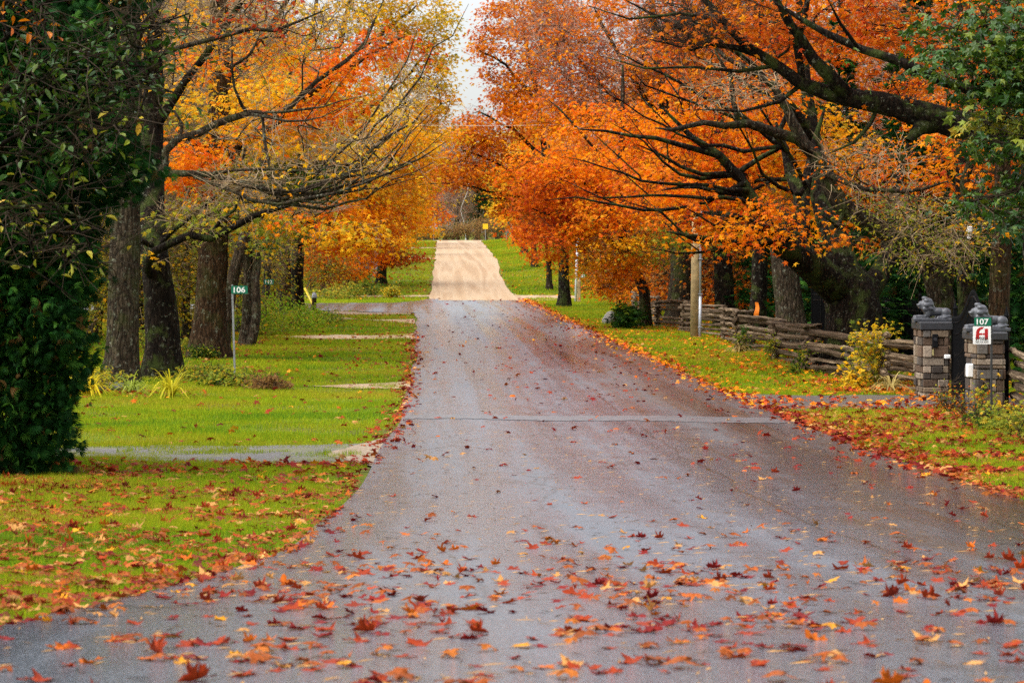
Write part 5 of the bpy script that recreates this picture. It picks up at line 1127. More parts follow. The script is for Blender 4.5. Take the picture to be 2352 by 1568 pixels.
def rail_fence(label, corners, nr, step=.155, z0=.07, stakes=True):
    x0, y0 = corners[0]
    e = empty('rail_fence', (x0, y0, gf(x0, y0)), label, 'fence')
    cnt = 0
    for i, ((xa, ya), (xb, yb)) in enumerate(zip(corners[:-1], corners[1:])):
        d = np.array([xb - xa, yb - ya]); L = np.linalg.norm(d); u = d / L
        for k in range(nr):
            if rng.random() < .04 and k > 2: continue
            z = z0 + k * step + (step * .5 if i % 2 else 0)
            o = link('rail', RM[int(rng.integers(12))], e)
            ov = .22 + .25 * rng.random(); ov2 = .22 + .25 * rng.random()
            s = np.array([xa, ya]) - u * ov; t_ = np.array([xb, yb]) + u * ov2
            za = gf(xa, ya) + z + rng.standard_normal() * .02; zb = gf(xb, yb) + z + rng.standard_normal() * .03
            if k == nr - 1: zb -= .05 * rng.random()
            D = Vector((t_[0] - s[0], t_[1] - s[1], zb - za))
            qt = D.to_track_quat('X', 'Z') @ Euler((rng.random() * 6.28, 0, 0)).to_quaternion()
            th = .8 + .45 * rng.random()
            o.matrix_basis = Matrix.LocRotScale(Vector((s[0] + rng.standard_normal() * .03, s[1] + rng.standard_normal() * .03, za)), qt, Vector((D.length, th, th)))
            cnt += 1
    return e
rail_fence('long zigzag split rail fence running from the gate pillar along the right verge', [(10.55, 57.4), (9.95, 60.8), (9.85, 64.0), (9.2, 67.7), (9.95, 71), (9.3, 74.6), (10.05, 78.3), (9.2, 82.6), (10.15, 86.8), (9.75, 91), (10.2, 95.6), (9.25, 99.8), (9.85, 104), (9.05, 108.5), (9.5, 113), (8.95, 118), (9.2, 123)], 7, .155)
rail_fence('short rail fence at the right edge beyond the second gate pillar', [(10.2, 48.8), (9.95, 45.6), (10.6, 42.2), (10.0, 38.6)], 6, .2, .12)

# ------------------------------------------------------------------ gate pillars, lions, gate
M_STONE = leaf_material('pillar_stone', .8, 0.0, .3)
_n = M_STONE.node_tree.nodes; _l = M_STONE.node_tree.links; _b = _n['Principled BSDF']
_t = tex_noise(_n, _l, mapping(_n, _l), 24, 6, .7); bump(_n, _l, _b, _t.outputs[0], .9, .02)
_a = _n['Attribute']; _r = ramp(_n, _l, _t.outputs[0], [(.3, (.55, .52, .5)), (.6, (1.1, 1.08, 1.05))])
_l.new(mixc(_n, _l, 1.0, _a.outputs['Color'], _r.outputs[0], 'MULTIPLY'), _b.inputs['Base Color']); _l.new(_b.outputs[0], _n['Material Output'].inputs['Surface'])
M_CAP = plain('dark_capstone', (.022, .022, .025), .5, var=.25, scale=20, bmp=.3)
M_IRON = plain('black_iron', (.004, .004, .0045), .5, var=.2); M_IRON.node_tree.nodes['Principled BSDF'].inputs['Specular IOR Level'].default_value = .05
M_STATUE = plain('painted_statue', (.055, .058, .066), .35, var=.4, scale=9, bmp=.25)
M_WHITE = plain('white_plastic', (.78, .78, .76), .4, var=.05)
M_BLACKP = plain('black_plastic', (.006, .006, .0065), .6, var=.1); M_BLACKP.node_tree.nodes['Principled BSDF'].inputs['Specular IOR Level'].default_value = .1
STC = [(.12, .078, .05), (.165, .12, .078), (.235, .185, .13), (.08, .062, .047), (.135, .12, .105), (.30, .24, .18), (.055, .043, .035), (.105, .066, .042)]
def pillar(label, x0, x1, y0, y1, h, capz):
    zb = min(gf(x0, y0), gf(x1, y1)) - .1
    e = empty('gate_pillar', ((x0 + x1) / 2, (y0 + y1) / 2, zb + .1), label, 'pillar')
    mb = MB(); mb.box((x0 + .03, y0 + .03, zb), (x1 - .03, y1 - .03, h - .005), col=(.10, .09, .08))
    z = zb
    while z < h - .02:
        rh = min(.05 + .20 * rng.random() ** 1.3, h - z)
        if h - z - rh < .05: rh = h - z
        for face in range(4):
            Lx = (x1 - x0) if face % 2 == 0 else (y1 - y0); p = 0
            while p < Lx - .01:
                w_ = min(.10 + .38 * rng.random(), Lx - p)
                if Lx - p - w_ < .07: w_ = Lx - p
                pr = .05 * rng.random(); c = np.array(STC[int(rng.integers(len(STC)))]) * (.8 + .4 * rng.random())
                a, b_ = p + .006, p + w_ - .006; zz = (z + .006, z + rh - .006)
                if face == 0: mb.box((x0 + a, y0 - pr, zz[0]), (x0 + b_, y0 + .05, zz[1]), bev=.012, col=c)
                elif face == 2: mb.box((x0 + a, y1 - .05, zz[0]), (x0 + b_, y1 + pr, zz[1]), bev=.012, col=c)
                elif face == 3: mb.box((x0 - pr, y0 + a, zz[0]), (x0 + .05, y0 + b_, zz[1]), bev=.012, col=c)
                else: mb.box((x1 - .05, y0 + a, zz[0]), (x1 + pr, y0 + b_, zz[1]), bev=.012, col=c)
                p += w_
        z += rh
    mb.build('shaft', [M_STONE], e, usecol=True)
    mb = MB(); mb.box((x0 - .07, y0 - .07, h), (x1 + .07, y1 + .07, capz), bev=.018); mb.build('capstone', [M_CAP], e)
    return e
p1 = pillar('left stone gate pillar with dark capstone, carrying the fully visible lion', 9.82, 10.32, 55.5, 56.35, 1.355, 1.515)
p2 = pillar('right stone gate pillar half hidden by the alarm sign', 9.5, 9.95, 48.5, 49.4, 1.375, 1.515)
mb = MB(); mb.box((9.99, 55.41, 1.02), (10.10, 55.47, 1.28), bev=.01); o = mb.build('intercom', [M_BLACKP], p1)
mb = MB(); mb.tube([(10.045, 55.405, 1.18), (10.045, 55.395, 1.18)], .035, 14); mb.build('speaker_ring', [M_CAP], p1)
mb = MB(); mb.box((9.995, 55.43, .86), (10.025, 55.46, .98), bev=.006); mb.build('name_tag', [plain('brass_tag', (.5, .42, .18), .4, .6)], p1)
mb = MB(); mb.box((10.22, 55.36, .80), (10.34, 55.46, .88), bev=.015); mb.build('light_fixture', [M_WHITE], p1)
mb = MB(); mb.box((9.36, 48.62, .74), (9.47, 48.78, .97), bev=.015); mb.build('light_fixture', [M_WHITE], p2)
def ell(bm, c, r, rot=(0, 0, 0)):
    import bmesh
    M = Matrix.LocRotScale(Vector(c), Euler(rot), Vector(r))
    bmesh.ops.create_icosphere(bm, subdivisions=3, radius=1, matrix=M)
def lion(label, x, y, z, s):
    import bmesh
    bm = bmesh.new()
    ell(bm, (.08, 0, .15), (.23, .085, .08)); ell(bm, (.22, .045, .13), (.10, .06, .095)); ell(bm, (.22, -.045, .13), (.10, .06, .095))
    ell(bm, (-.07, 0, .17), (.12, .095, .115)); ell(bm, (-.12, 0, .265), (.125, .13, .15)); ell(bm, (-.10, 0, .19), (.09, .11, .12))
    for a in np.linspace(0, 6.28, 11)[:10]:
        ell(bm, (-.15 + .02 * math.sin(a * 3), .115 * math.cos(a), .275 + .13 * math.sin(a)), (.06, .033, .04), (0, .3, 0)); ell(bm, (-.09, .11 * math.cos(a + .3), .255 + .12 * math.sin(a + .3)), (.07, .03, .035), (0, .3, 0))
    ell(bm, (-.215, 0, .29), (.075, .062, .068)); ell(bm, (-.272, 0, .272), (.045, .046, .032)); ell(bm, (-.31, 0, .288), (.014, .022, .012)); ell(bm, (-.258, 0, .222), (.045, .036, .018), (0, .45, 0))
    ell(bm, (-.245, 0, .325), (.03, .05, .014), (0, .5, 0))
    for s_ in (-1, 1):
        ell(bm, (-.17, .07 * s_, .36), (.02, .02, .025)); ell(bm, (-.235, .062 * s_, .06), (.13, .032, .034)); ell(bm, (-.345, .062 * s_, .055), (.035, .038, .03))
        ell(bm, (-.12, .075 * s_, .12), (.05, .04, .08)); ell(bm, (.17, .10 * s_, .055), (.12, .032, .032)); ell(bm, (.07, .105 * s_, .05), (.035, .035, .026)); ell(bm, (-.275, .03 * s_, .30), (.012, .010, .010))
    for q in np.linspace(0, 1, 14):
        ell(bm, (.30 - .18 * q, -.10 - .03 * math.sin(q * 3.1), .07 - .03 * q), (.022, .018, .018))
    ell(bm, (.11, -.115, .045), (.035, .024, .022))
    bmesh.ops.create_cube(bm, size=1, matrix=Matrix.LocRotScale(Vector((-.02, 0, .0)), None, Vector((.74, .28, .06))))
    me = bpy.data.meshes.new('body'); bm.to_mesh(me); bm.free()
    tmp = bpy.data.objects.new('tmp', me); C.objects.link(tmp)
    rm = tmp.modifiers.new('r', 'REMESH'); rm.mode = 'VOXEL'; rm.voxel_size = .009; rm.use_smooth_shade = True
    sm = tmp.modifiers.new('s', 'SMOOTH'); sm.iterations = 3; sm.factor = .5
    dg = bpy.context.evaluated_depsgraph_get(); me2 = bpy.data.meshes.new_from_object(tmp.evaluated_get(dg))
    bpy.data.objects.remove(tmp)
    me2.materials.clear(); me2.materials.append(M_STATUE)
    o = link('lion_statue', me2); o.location = (x, y, z + .03 * s); o.scale = (s, s, s)
    return tag(o, label, 'statue')
lion('grey painted lion statue lying on the left gate pillar, head to the road', 10.1, 55.9, 1.515, 1.05)
lion('grey painted lion statue partly hidden behind the number 107 sign', 9.78, 48.95, 1.515, 1.05)
ge = empty('iron_gate', (10.2, 52.5, gf(10.2, 52.5)), 'arched black iron driveway gate between the two stone pillars', 'gate')
A, B = np.array([10.42, 55.7]), np.array([10.02, 49.3])
def gz(q): return 1.5 + .56 * math.exp(-((q - .5) / .2) ** 2)
def gp(q, z): p = A * (1 - q) + B * q; return (p[0], p[1], z)
for half in (0, 1):
    mb = MB(); qs = np.linspace(.02 + .485 * half, .495 + .485 * half, 30)
    for q in qs:
        mb.tube([gp(q, .12), gp(q, gz(q) + .06)], .011, 6)
        mb.tube([gp(q, gz(q) + .04), gp(q, gz(q) + .085), gp(q, gz(q) + .13)], [.02, .018, .003], 6)
    mb.tube([gp(q, gz(q)) for q in qs], .02, 6); mb.tube([gp(q, gz(q) - .22) for q in qs], .018, 6); mb.tube([gp(qs[0], .14), gp(qs[-1], .14)], .022, 6); mb.tube([gp(q, gz(q) - .62) for q in qs], .018, 6)
    for q in (qs[0], qs[-1]): mb.tube([gp(q, .1), gp(q, gz(q))], .028, 6)
    lf = mb.build('gate_leaf', [M_IRON], ge)
    mb = MB(); V = []; Q = []
    for i, q in enumerate(np.linspace(qs[0], qs[-1], 20)):
        for dx in (.02, .03):
            V += [(gp(q, 0)[0] + dx, gp(q, 0)[1], .16), (gp(q, 0)[0] + dx, gp(q, 0)[1], gz(q) - .25)]
    for i in range(19):
        k = i * 4; Q += [(k, k + 1, k + 5, k + 4), (k + 2, k + 6, k + 7, k + 3), (k + 1, k + 3, k + 7, k + 5), (k, k + 4, k + 6, k + 2)]
    mb.add(V, [Q]); mb.build('screen_panel', [M_BLACKP], ge)
for (px, py) in ((10.47, 55.62), (10.12, 49.05)):
    mb = MB(); mb.box((px - .035, py - .035, -.05), (px + .035, py + .035, 1.74), bev=.006); mb.tube([(px, py, 1.74), (px, py, 1.78), (px, py, 1.83), (px, py, 1.95)], [.03, .045, .03, .004], 8); mb.build('gate_post', [M_IRON], ge)
fe = empty('iron_fence', (12.7, 74, gf(12.7, 74)), 'black iron picket fence with dark screen behind the huge maple', 'fence')
fy = np.arange(70, 92.01, 2.2)
for y in fy:
    mb = MB(); z = gf(12.7, y); mb.box((12.66, y - .04, z - .1), (12.74, y + .04, z + 1.75), bev=.006); mb.tube([(12.7, y, z + 1.75), (12.7, y, z + 1.82)], [.05, .01], 8); mb.build('post', [M_IRON], fe)
mb = MB()
for y in np.arange(70, 92, .14): z = gf(12.7, y); mb.tube([(12.7, y, z + .08), (12.7, y, z + 1.62)], .011, 4)
for z in (.2, 1.35, 1.52): mb.tube([(12.7, y, gf(12.7, y) + z) for y in fy], .02, 5)
mb.build('pickets', [M_IRON], fe)
mb = MB(); V = []; Q = []
for i, y in enumerate(fy):
    z = gf(12.73, y); V += [(12.735, y, z + .06), (12.735, y, z + 1.36), (12.742, y, z + .06), (12.742, y, z + 1.36)]
for i in range(len(fy) - 1): k = i * 4; Q += [(k, k + 1, k + 5, k + 4), (k + 2, k + 6, k + 7, k + 3), (k + 1, k + 3, k + 7, k + 5)]
mb.add(V, [Q]); mb.build('screen_panel', [M_BLACKP], fe)

# ------------------------------------------------------------------ signs, posts, poles
def text_mesh(name, body, size, m, parent, loc, w_=None, off=0.0, ext=.0012, sp=1.0):
    cu = bpy.data.curves.new(name, 'FONT'); cu.body = body; cu.size = size; cu.align_x = 'CENTER'; cu.align_y = 'CENTER'; cu.extrude = ext; cu.offset = off; cu.space_character = sp
    tmp = bpy.data.objects.new('tmp', cu); C.objects.link(tmp)
    dg = bpy.context.evaluated_depsgraph_get(); me = bpy.data.meshes.new_from_object(tmp.evaluated_get(dg)); bpy.data.objects.remove(tmp)
    me.materials.clear(); me.materials.append(m)
    co = np.zeros(len(me.vertices) * 3); me.vertices.foreach_get('co', co); co = co.reshape(-1, 3)
    mid = (co.max(0) + co.min(0)) / 2; co[:, :2] -= mid[:2]
    if w_: co[:, 0] *= w_ / (co[:, 0].max() - co[:, 0].min())
    out = np.stack([co[:, 0] + loc[0], loc[1] - co[:, 2], co[:, 1] + loc[2]], 1)
    me.vertices.foreach_set('co', out.ravel()); me.update()
    return link(name, me, parent)
def rounded_plate(name, x0, x1, z0, z1, y, th, r, m, parent):
    pts = []
    for cx, cz, a0 in ((x1 - r, z1 - r, 0), (x0 + r, z1 - r, 90), (x0 + r, z0 + r, 180), (x1 - r, z0 + r, 270)):
        for a in np.linspace(a0, a0 + 90, 6): pts.append((cx + r * math.cos(R(a)), cz + r * math.sin(R(a))))
    k = len(pts); V = [(x, y, z) for x, z in pts] + [(x, y + th, z) for x, z in pts]
    mb = MB(); i = np.arange(k); j = (i + 1) % k
    mb.add(V, [np.array([i, (i + k)[::-1]]), np.stack([i, j, j + k, i + k], 1)])
    return mb.build(name, [m], parent)
M_GREEN = plain('sign_green', (.004, .14, .075), .35, var=.06)
M_SIGNW = plain('sign_white', (.85, .85, .83), .4, var=.03)
M_GALV = plain('galvanised_steel', (.30, .31, .32), .45, .6, var=.25, scale=14)
M_DPOST = plain('dark_post', (.03, .03, .03), .6)
def number_sign(label, num, px, Y, ztop, wd, ht, side=1, lean=0.0, post=M_GALV, pr=.022):
    x, y, z = base(px, Y)
    e = empty('number_sign', (x, y, z), label, 'house number sign')
    mb = MB(); mb.box((x - pr, y - .012, z - .2), (x + pr, y + .012, ztop + .02), bev=.004)
    if lean:
        for v in mb.V: v[:, 0] += lean * (v[:, 2] - z)
    mb.build('post', [post], e)
    xs_ = x + lean * (ztop - z)
    x0 = xs_ - .02 if side > 0 else xs_ - wd + .02
    pl = rounded_plate('plate', x0, x0 + wd, ztop - ht, ztop, y - .022, .006, .018, M_GREEN, e)
    t = text_mesh('digits', num, ht * .95, M_SIGNW, None, (x0 + wd / 2, y - .0235, ztop - ht / 2), wd * .70, off=ht * .018)
    t.parent = pl; t.matrix_parent_inverse = pl.matrix_basis.inverted() @ Matrix.Translation(-Vector(e.location)) if False else Matrix.Identity(4)
    t.matrix_parent_inverse = (Matrix.LocRotScale(e.location, e.rotation_euler, None) @ pl.matrix_parent_inverse @ pl.matrix_basis).inverted()
    return e
number_sign('green number 106 sign on a leaning steel post on the left lawn', '106', 540, 62, 2.14, .36, .175, 1, -.03)
number_sign('green number 112 sign among the brown trunks', '112', 607, 104, 1.86, .37, .19, 1, 0, M_DPOST)
number_sign('small green number 124 sign beyond the side road', '124', 856, 188, 1.55, .36, .19, 1, 0)
number_sign('small green number 131 sign beside the white pole', '131', 1331, 172, 1.47, .36, .19, 1, 0)
# 107 sign with the alarm board under it
x, y, z = base(2277, 46.5)
e = empty('number_sign', (x, y, z), 'green number 107 sign above a white alarm company board by the gate', 'house number sign')
mb = MB(); mb.box((x - .018, y - .012, z - .2), (x + .018, y + .012, 1.83), bev=.004); mb.build('post', [M_DPOST], e)
def zz(py): return H - (py - CY) / F * 46.5
def xx(px): return (px - CX) / F * 46.5
pl = rounded_plate('number_plate', xx(2237), xx(2276), zz(748), zz(729), y - .03, .006, .01, M_GREEN, e)
inv = Matrix.Translation(-Vector((x, y, z)))
def sub(o, p): o.parent = p; o.matrix_parent_inverse = (Matrix.LocRotScale(p.parent.location, None, None) @ p.matrix_parent_inverse).inverted()
t = text_mesh('digits', '107', .13, M_SIGNW, None, (xx(2256), y - .0325, zz(738.5)), .195, off=.0025); sub(t, pl)
al = rounded_plate('alarm_board', xx(2234), xx(2275), zz(790), zz(749), y - .03, .006, .012, M_SIGNW, e)
M_RED = plain('sign_red', (.42, .008, .012), .4, var=.05); M_INK = plain('sign_black', (.01, .01, .01), .5)
bx, bz, s_ = xx(2254.5), zz(765.5), .29
mb = MB()
def poly_plate(pts, mb, y0, th=.0015):
    k = len(pts); V = [(bx + px_ * .1, y0 - th, bz + pz_ * .1) for px_, pz_ in pts] + [(bx + px_ * .1, y0, bz + pz_ * .1) for px_, pz_ in pts]; i = np.arange(k); j = (i + 1) % k
    # split into strips so that concave outlines stay right
    mb.add(V, [np.stack([i, j, j + k, i + k], 1)]);
    from mathutils.geometry import tessellate_polygon
    T = tessellate_polygon([[Vector((p[0], p[1], 0)) for p in pts]]); mb.add(V[:k], [np.array([tuple(q) for q in T])])
arc = [(-1.0 + .95 * (1 - math.cos(R(a))) , .10 + .95 * math.sin(R(a))) for a in (0, 20, 40, 60, 80, 90)]
poly_plate([(-1.0, -.95), (-.45, -.95), (-.45, -.25), (.05, -.25), (.05, .05), (-.45, .05), (-.40, .35), (-.2, .62), (.1, .72), (.35, 1.05)] + [(-.05, 1.05), (-.45, .95), (-.78, .68), (-.97, .3)], mb, y - .0305)
poly_plate([(.12, -.25), (.45, -.25), (.45, -.95), (1.0, -.95), (1.0, .78), (.45, .78), (.45, .05), (.12, .05)], mb, y - .0305)
t = mb.build('emblem', [M_RED]); sub(t, al)
t = text_mesh('lettering', 'HURONIA', .05, M_INK, None, (bx, y - .0315, zz(776)), .21, off=.0012); sub(t, al)
t = text_mesh('lettering', 'ALARMS', .04, M_INK, None, (bx, y - .0315, zz(780.6)), .21, off=.0006, sp=1.2); sub(t, al)
t = text_mesh('phone_number', '705-445-4444', .03, M_INK, None, (bx, y - .0315, zz(785.6)), .21, off=.0005); sub(t, al)

M_POLE = plain('pale_pole_wood', (.34, .24, .11), .8, var=.35, scale=5, bmp=.4)
x, y, z = base(1597, 94)
e = empty('utility_pole', (x, y, z), 'pale wooden utility pole with grey conduit in front of the rail fence', 'utility pole')
mb = MB(); mb.tube([(x, y, z - .3), (x + .03, y, z + 3), (x + .07, y, z + 5.6)], [.175, .16, .14], 16); mb.build('pole', [M_POLE], e, smooth=True)
mb = MB(); mb.tube([(x + .135, y - .15, z - .1), (x + .15, y - .14, z + 1.4)], .05, 10); mb.tube([(x + .15, y - .14, z + 1.4), (x + .18, y - .12, z + 5.2)], .04, 10); cdt = mb.build('conduit', [plain('grey_conduit', (.42, .44, .47), .4, .1, var=.1)], e, smooth=True)
for q in (.35, 1.45, 2.6):
    mb = MB(); mb.box((x + .07, y - .21, z + q), (x + .22, y - .09, z + q + .03), bev=.004); mb.build('strap', [M_GALV], e)
o = MB(); wa_ = Vector(W(1535, 276, 116)); wb_ = Vector(W(690, 276, 134))
pts = [tuple(wa_.lerp(wb_, q) - Vector((0, 0, .25 * 4 * q * (1 - q)))) for q in np.linspace(0, 1, 24)]
o.tube(pts, .008, 5); o = o.build('overhead_wire', [plain('pale_wire', (.45, .38, .30), .5)]); tag(o, 'thin overhead wire crossing above the road', 'wire')
x, y, z = base(1322, 160)
e = empty('marker_pole', (x, y, z), 'slender white roadside pole with a short wooden post beside it', 'pole')
mb = MB(); mb.tube([(x, y, z - .2), (x + .12, y, z + 4.2)], .07, 10); mb.build('pole', [plain('pale_steel', (.62, .65, .68), .4, .1, var=.08)], e, smooth=True)
mb = MB(); mb.box((x + .1, y - .09, z - .2), (x + .28, y + .09, z + 1.25), bev=.02); mb.build('wooden_post', [M_POLE], e)
x, y, z = base(722, 128)
e = empty('short_post', (x, y, z), 'short weathered post with a pale metal cap at the side road corner', 'post')
mb = MB(); mb.tube([(x - .04, y, z - .2), (x, y, z + .75)], [.13, .10], 8); mb.build('post', [M_BARKB], e); mb = MB(); mb.tube([(x, y, z + .75), (x, y, z + .80), (x, y, z + .95), (x, y, z + 1.03)], [.115, .12, .10, .04], 12); mb.build('cap', [M_GALV], e, smooth=True)
mb = MB(); a = W(700, 662, 132); b_ = W(722, 706, 131); bb = b_ + (b_ - a) * .35; mb.tube([tuple(a), tuple(bb)], .055, 10); o = mb.build('guy_guard', [plain('guard_yellow', (.80, .62, .01), .4, var=.05)], None, smooth=True); tag(o, 'bright yellow slanted guy wire guard beside the short post', 'guy guard')
mb = MB(); P0 = W(1738, 694, 82); k = 9; V = []; Q = []
for i in range(k):
    q = i / (k - 1); p = P0 + np.array([.02 * math.sin(q * 5), .02 * math.cos(q * 4), -.42 * q]); w_ = .045 + .03 * q
    V += [p + np.array([-w_, 0, 0]), p + np.array([w_, .01 * math.sin(q * 7), 0]), p + np.array([w_, .006, 0]), p + np.array([-w_, .006, 0])]
for i in range(k - 1):
    b0 = i * 4; Q += [(b0, b0 + 1, b0 + 5, b0 + 4), (b0 + 1, b0 + 2, b0 + 6, b0 + 5), (b0 + 2, b0 + 3, b0 + 7, b0 + 6), (b0 + 3, b0, b0 + 4, b0 + 7)]
mb.add(V, [Q]); o = mb.build('ribbon', [plain('ribbon_orange', (.85, .22, .01), .5, var=.08)]); tag(o, 'orange survey ribbon hanging behind the rail fence', 'ribbon')
x = X_(2217, 67); zc = H + 44 / F * 67
e = empty('security_camera', (x, 66.6, zc), 'small white security camera on the trunk behind the gate', 'camera')
mb = MB(); mb.box((x - .06, 66.4, zc - .03), (x + .06, 66.6, zc + .12), bev=.02); mb.build('body', [M_WHITE], e); mb = MB(); mb.box((x - .04, 66.45, zc - .18), (x + .04, 66.6, zc - .06), bev=.02); mb.build('mount', [M_WHITE], e)
# hilltop signs
x, y, z = base(996, 302); e = empty('stop_sign', (x, y, z), 'grey back of an octagonal stop sign at the hilltop crossroad', 'sign')
mb = MB(); mb.box((x - .03, y, z - .2), (x + .03, y + .04, z + 2.0), bev=.004); mb.build('post', [M_GALV], e)
mb = MB(); oc = [(x + .40 * math.cos(R(22.5 + 45 * k)), z + 1.55 + .40 * math.sin(R(22.5 + 45 * k))) for k in range(8)]; i = np.arange(8); j = (i + 1) % 8
mb.add([(a, y - .012, c) for a, c in oc] + [(a, y - .006, c) for a, c in oc], [np.array([i, (i + 8)[::-1]]), np.stack([i, j, j + 8, i + 8], 1)]); mb.build('plate', [plain('sign_back', (.34, .35, .38), .5, .2, var=.1)], e)
x, y, z = base(1115, 302); e = empty('warning_sign', (x, y, z), 'yellow square road sign beside the hilltop crossroad', 'sign')
mb = MB(); mb.box((x - .03, y, z - .2), (x + .03, y + .04, z + 1.6), bev=.004); mb.build('post', [M_GALV], e)
rounded_plate('plate', x - .28, x + .28, z + 1.3, z + 1.86, y - .012, .006, .03, plain('sign_yellow', (.85, .48, .01), .4, var=.05), e)
x, y, z = base(1163, 292); mb = MB(); mb.box((x - .04, y - .03, z - .2), (x + .04, y + .03, z + 1.0), bev=.01); o = mb.build('marker_post', [M_GALV]); tag(o, 'small grey marker post on the right hilltop bank', 'post')
# grey outbuilding beyond the 124 sign
x, y, z = base(835, 205)
e = empty('shed', (x, y, z), 'small grey shed half hidden behind leaves by the number 124 sign', 'shed')
mb = MB(); mb.box((x - 1.2, y, z - .1), (x + 1.0, y + 2.2, z + 1.9)); mb.build('wall', [plain('grey_boards', (.22, .22, .23), .8, var=.3, scale=6)], e)
mb = MB(); mb.add([(x - 1.4, y - .2, z + 1.9), (x + 1.2, y - .2, z + 1.9), (x + 1.2, y + 2.4, z + 1.9), (x - 1.4, y + 2.4, z + 1.9), (x - 1.4, y + 1.1, z + 2.7), (x + 1.2, y + 1.1, z + 2.7)], [[(0, 1, 5, 4), (2, 3, 4, 5), (3, 2, 1, 0)], [(0, 4, 3), (1, 2, 5)]]); mb.build('roof', [plain('grey_shingle', (.08, .08, .085), .8)], e)
mb = MB(); mb.box((x - .1, y - .04, z), (x + .6, y - .01, z + 1.6), bev=.01); mb.build('door', [plain('dark_door', (.10, .09, .08), .6)], e)

# ------------------------------------------------------------------ fallen leaves
def leaf_detail(seed, pose):
    r_ = np.random.default_rng(seed)
    out = [(0, .04), (-.10, .30), (.06, .27), (.12, .40), (.24, .20), (.38, .28), (.47, .60), (.57, .36), (.64, .42), (.58, .17), (.76, .20), (.81, .15), (1.0, 0)]
    out = out + [(a, -b_) for a, b_ in out[-2::-1]]
    o = np.array(out) * (1 + .07 * r_.standard_normal((len(out), 2))); c = np.array([.32, 0])
    n_ = len(o); V = [c]; 
    for f_ in (.35, .7, 1.0): V += list(c + (o - c) * f_)
    V = np.array(V); d = V - c; rad = np.linalg.norm(d, axis=1)
    ang = np.arctan2(d[:, 1], d[:, 0])
    lob = .5 + .5 * np.cos(ang * (3 + r_.random()) + r_.random() * 6)
    if pose == 'up': z = rad ** 1.5 * (.14 + .72 * lob) * (.5 + .45 * r_.random())
    elif pose == 'down': z = .20 - rad ** 1.6 * (.28 + .25 * lob) + .05 * np.sin(ang * 3 + seed)
    elif pose == 'fold': z = np.abs(V[:, 1]) * (.8 + .4 * r_.random()) + rad ** 2 * .25 * lob
    else: z = .04 + .09 * rad * np.sin(ang * 2 + seed) + rad ** 2 * .12 * lob
    if pose == 'fold': V = np.stack([V[:, 0], V[:, 1] * .55], 1)
    if pose == 'up': V = c + (V - c) * (1 - .10 * rad ** 1.5)[:, None]
    z = z - z.min() + .004
    P = np.stack([V[:, 0] - .35, V[:, 1], z], 1)
    T = [(0, 1 + i, 1 + (i + 1) % n_) for i in range(n_)]; Q = []
    for k in range(2):
        a = 1 + k * n_
        Q += [(a + i, a + n_ + i, a + n_ + (i + 1) % n_, a + (i + 1) % n_) for i in range(n_)]
    for q in Q: T += [(q[0], q[1], q[2]), (q[0], q[2], q[3])]
    # stalk: thin strip prism
    s0 = P[0] * .3 + np.array([-.33, 0, P[:, 2].min()]) * .7; k = len(P)
    st = np.array([(-.35, .012, .03), (-.35, -.012, .03), (-.35, 0, .05), (-.72, .06, .05 + .1 * r_.random()), (-.72, .05, .05), (-.72, .055, .07)]) + np.array([0, 0, P[1, 2] - .03])
    st[3:, 2] = np.maximum(st[3:, 2] * .6, .02)
    T += [(k, k + 1, k + 4), (k, k + 4, k + 3), (k + 1, k + 2, k + 5), (k + 1, k + 5, k + 4), (k + 2, k, k + 3), (k + 2, k + 3, k + 5)]
    return np.vstack([P, st]), np.array(T), rad
LCOL = {'dark red': (.17, .012, .004), 'rust red': (.27, .034, .004), 'burnt orange': (.42, .095, .006), 'tan': (.46, .22, .065), 'yellow orange': (.54, .23, .012)}
POSE = {'up': 'with lobes curled upward', 'down': 'lying cupped face down', 'fold': 'folded along its midrib', 'flat': 'lying nearly flat'}
VAR = []
for ci, cn in enumerate(LCOL):
    for pi_, pose in enumerate(POSE):
        P_, T_, rd = leaf_detail(ci * 10 + pi_ + 3, pose); VAR.append((cn, pose, P_, T_))
CW = np.array([.32, .41, .14, .11, .02]); PW = np.array([.30, .28, .08, .34])
def var_pick(n_): return (rng.choice(5, n_, p=CW)) * 4 + rng.choice(4, n_, p=PW)
def scatter(x0, x1, y0, y1, dens, fn):
    n_ = rng.poisson(abs((x1 - x0) * (y1 - y0) * dens)); x = x0 + (x1 - x0) * rng.random(n_); y = y0 + (y1 - y0) * rng.random(n_)
    px = CX + F * x / y; k = (px > -60) & (px < 2420) & (rng.random(n_) < np.clip(fn(x, y), 0, 1)); return np.stack([x[k], y[k]], 1)
def edge(x, y): return np.maximum(road_l(y) - x, x - road_r(y))
clus = lambda x, y, s=1.0: .35 + .65 * sst(-.35, .5, nz(x + 7, y * .8, .55 * s))
L = []
L.append(scatter(-3, 6, 10.3, 20, 27, lambda x, y: (edge(x, y) < 0) * clus(x, y)))
L.append(scatter(-2, 6, 20, 27, 8, lambda x, y: (edge(x, y) < 0) * clus(x, y) * (1 - .07 * (y - 20))))
L.append(scatter(-1.2, 6.4, 27, 56, 2.2, lambda x, y: (edge(x, y) < 0) * (.35 + .5 * sst(2, 6, x))))
L.append(scatter(-1, 6.4, 56, 110, 2.6, lambda x, y: (edge(x, y) < 0) * (.2 + .8 * sst(2.6, 6, x))))
L.append(scatter(-1, 6.4, 110, 168, .7, lambda x, y: (edge(x, y) < 0) * (.2 + .8 * sst(2.6, 6, x))))
L.append(scatter(-9, 1, 10.5, 24, 125, lambda x, y: (edge(x, y) > -.05) * clus(x, y, 1.6) * (.55 + .45 * np.exp(-edge(x, y) / .5))))
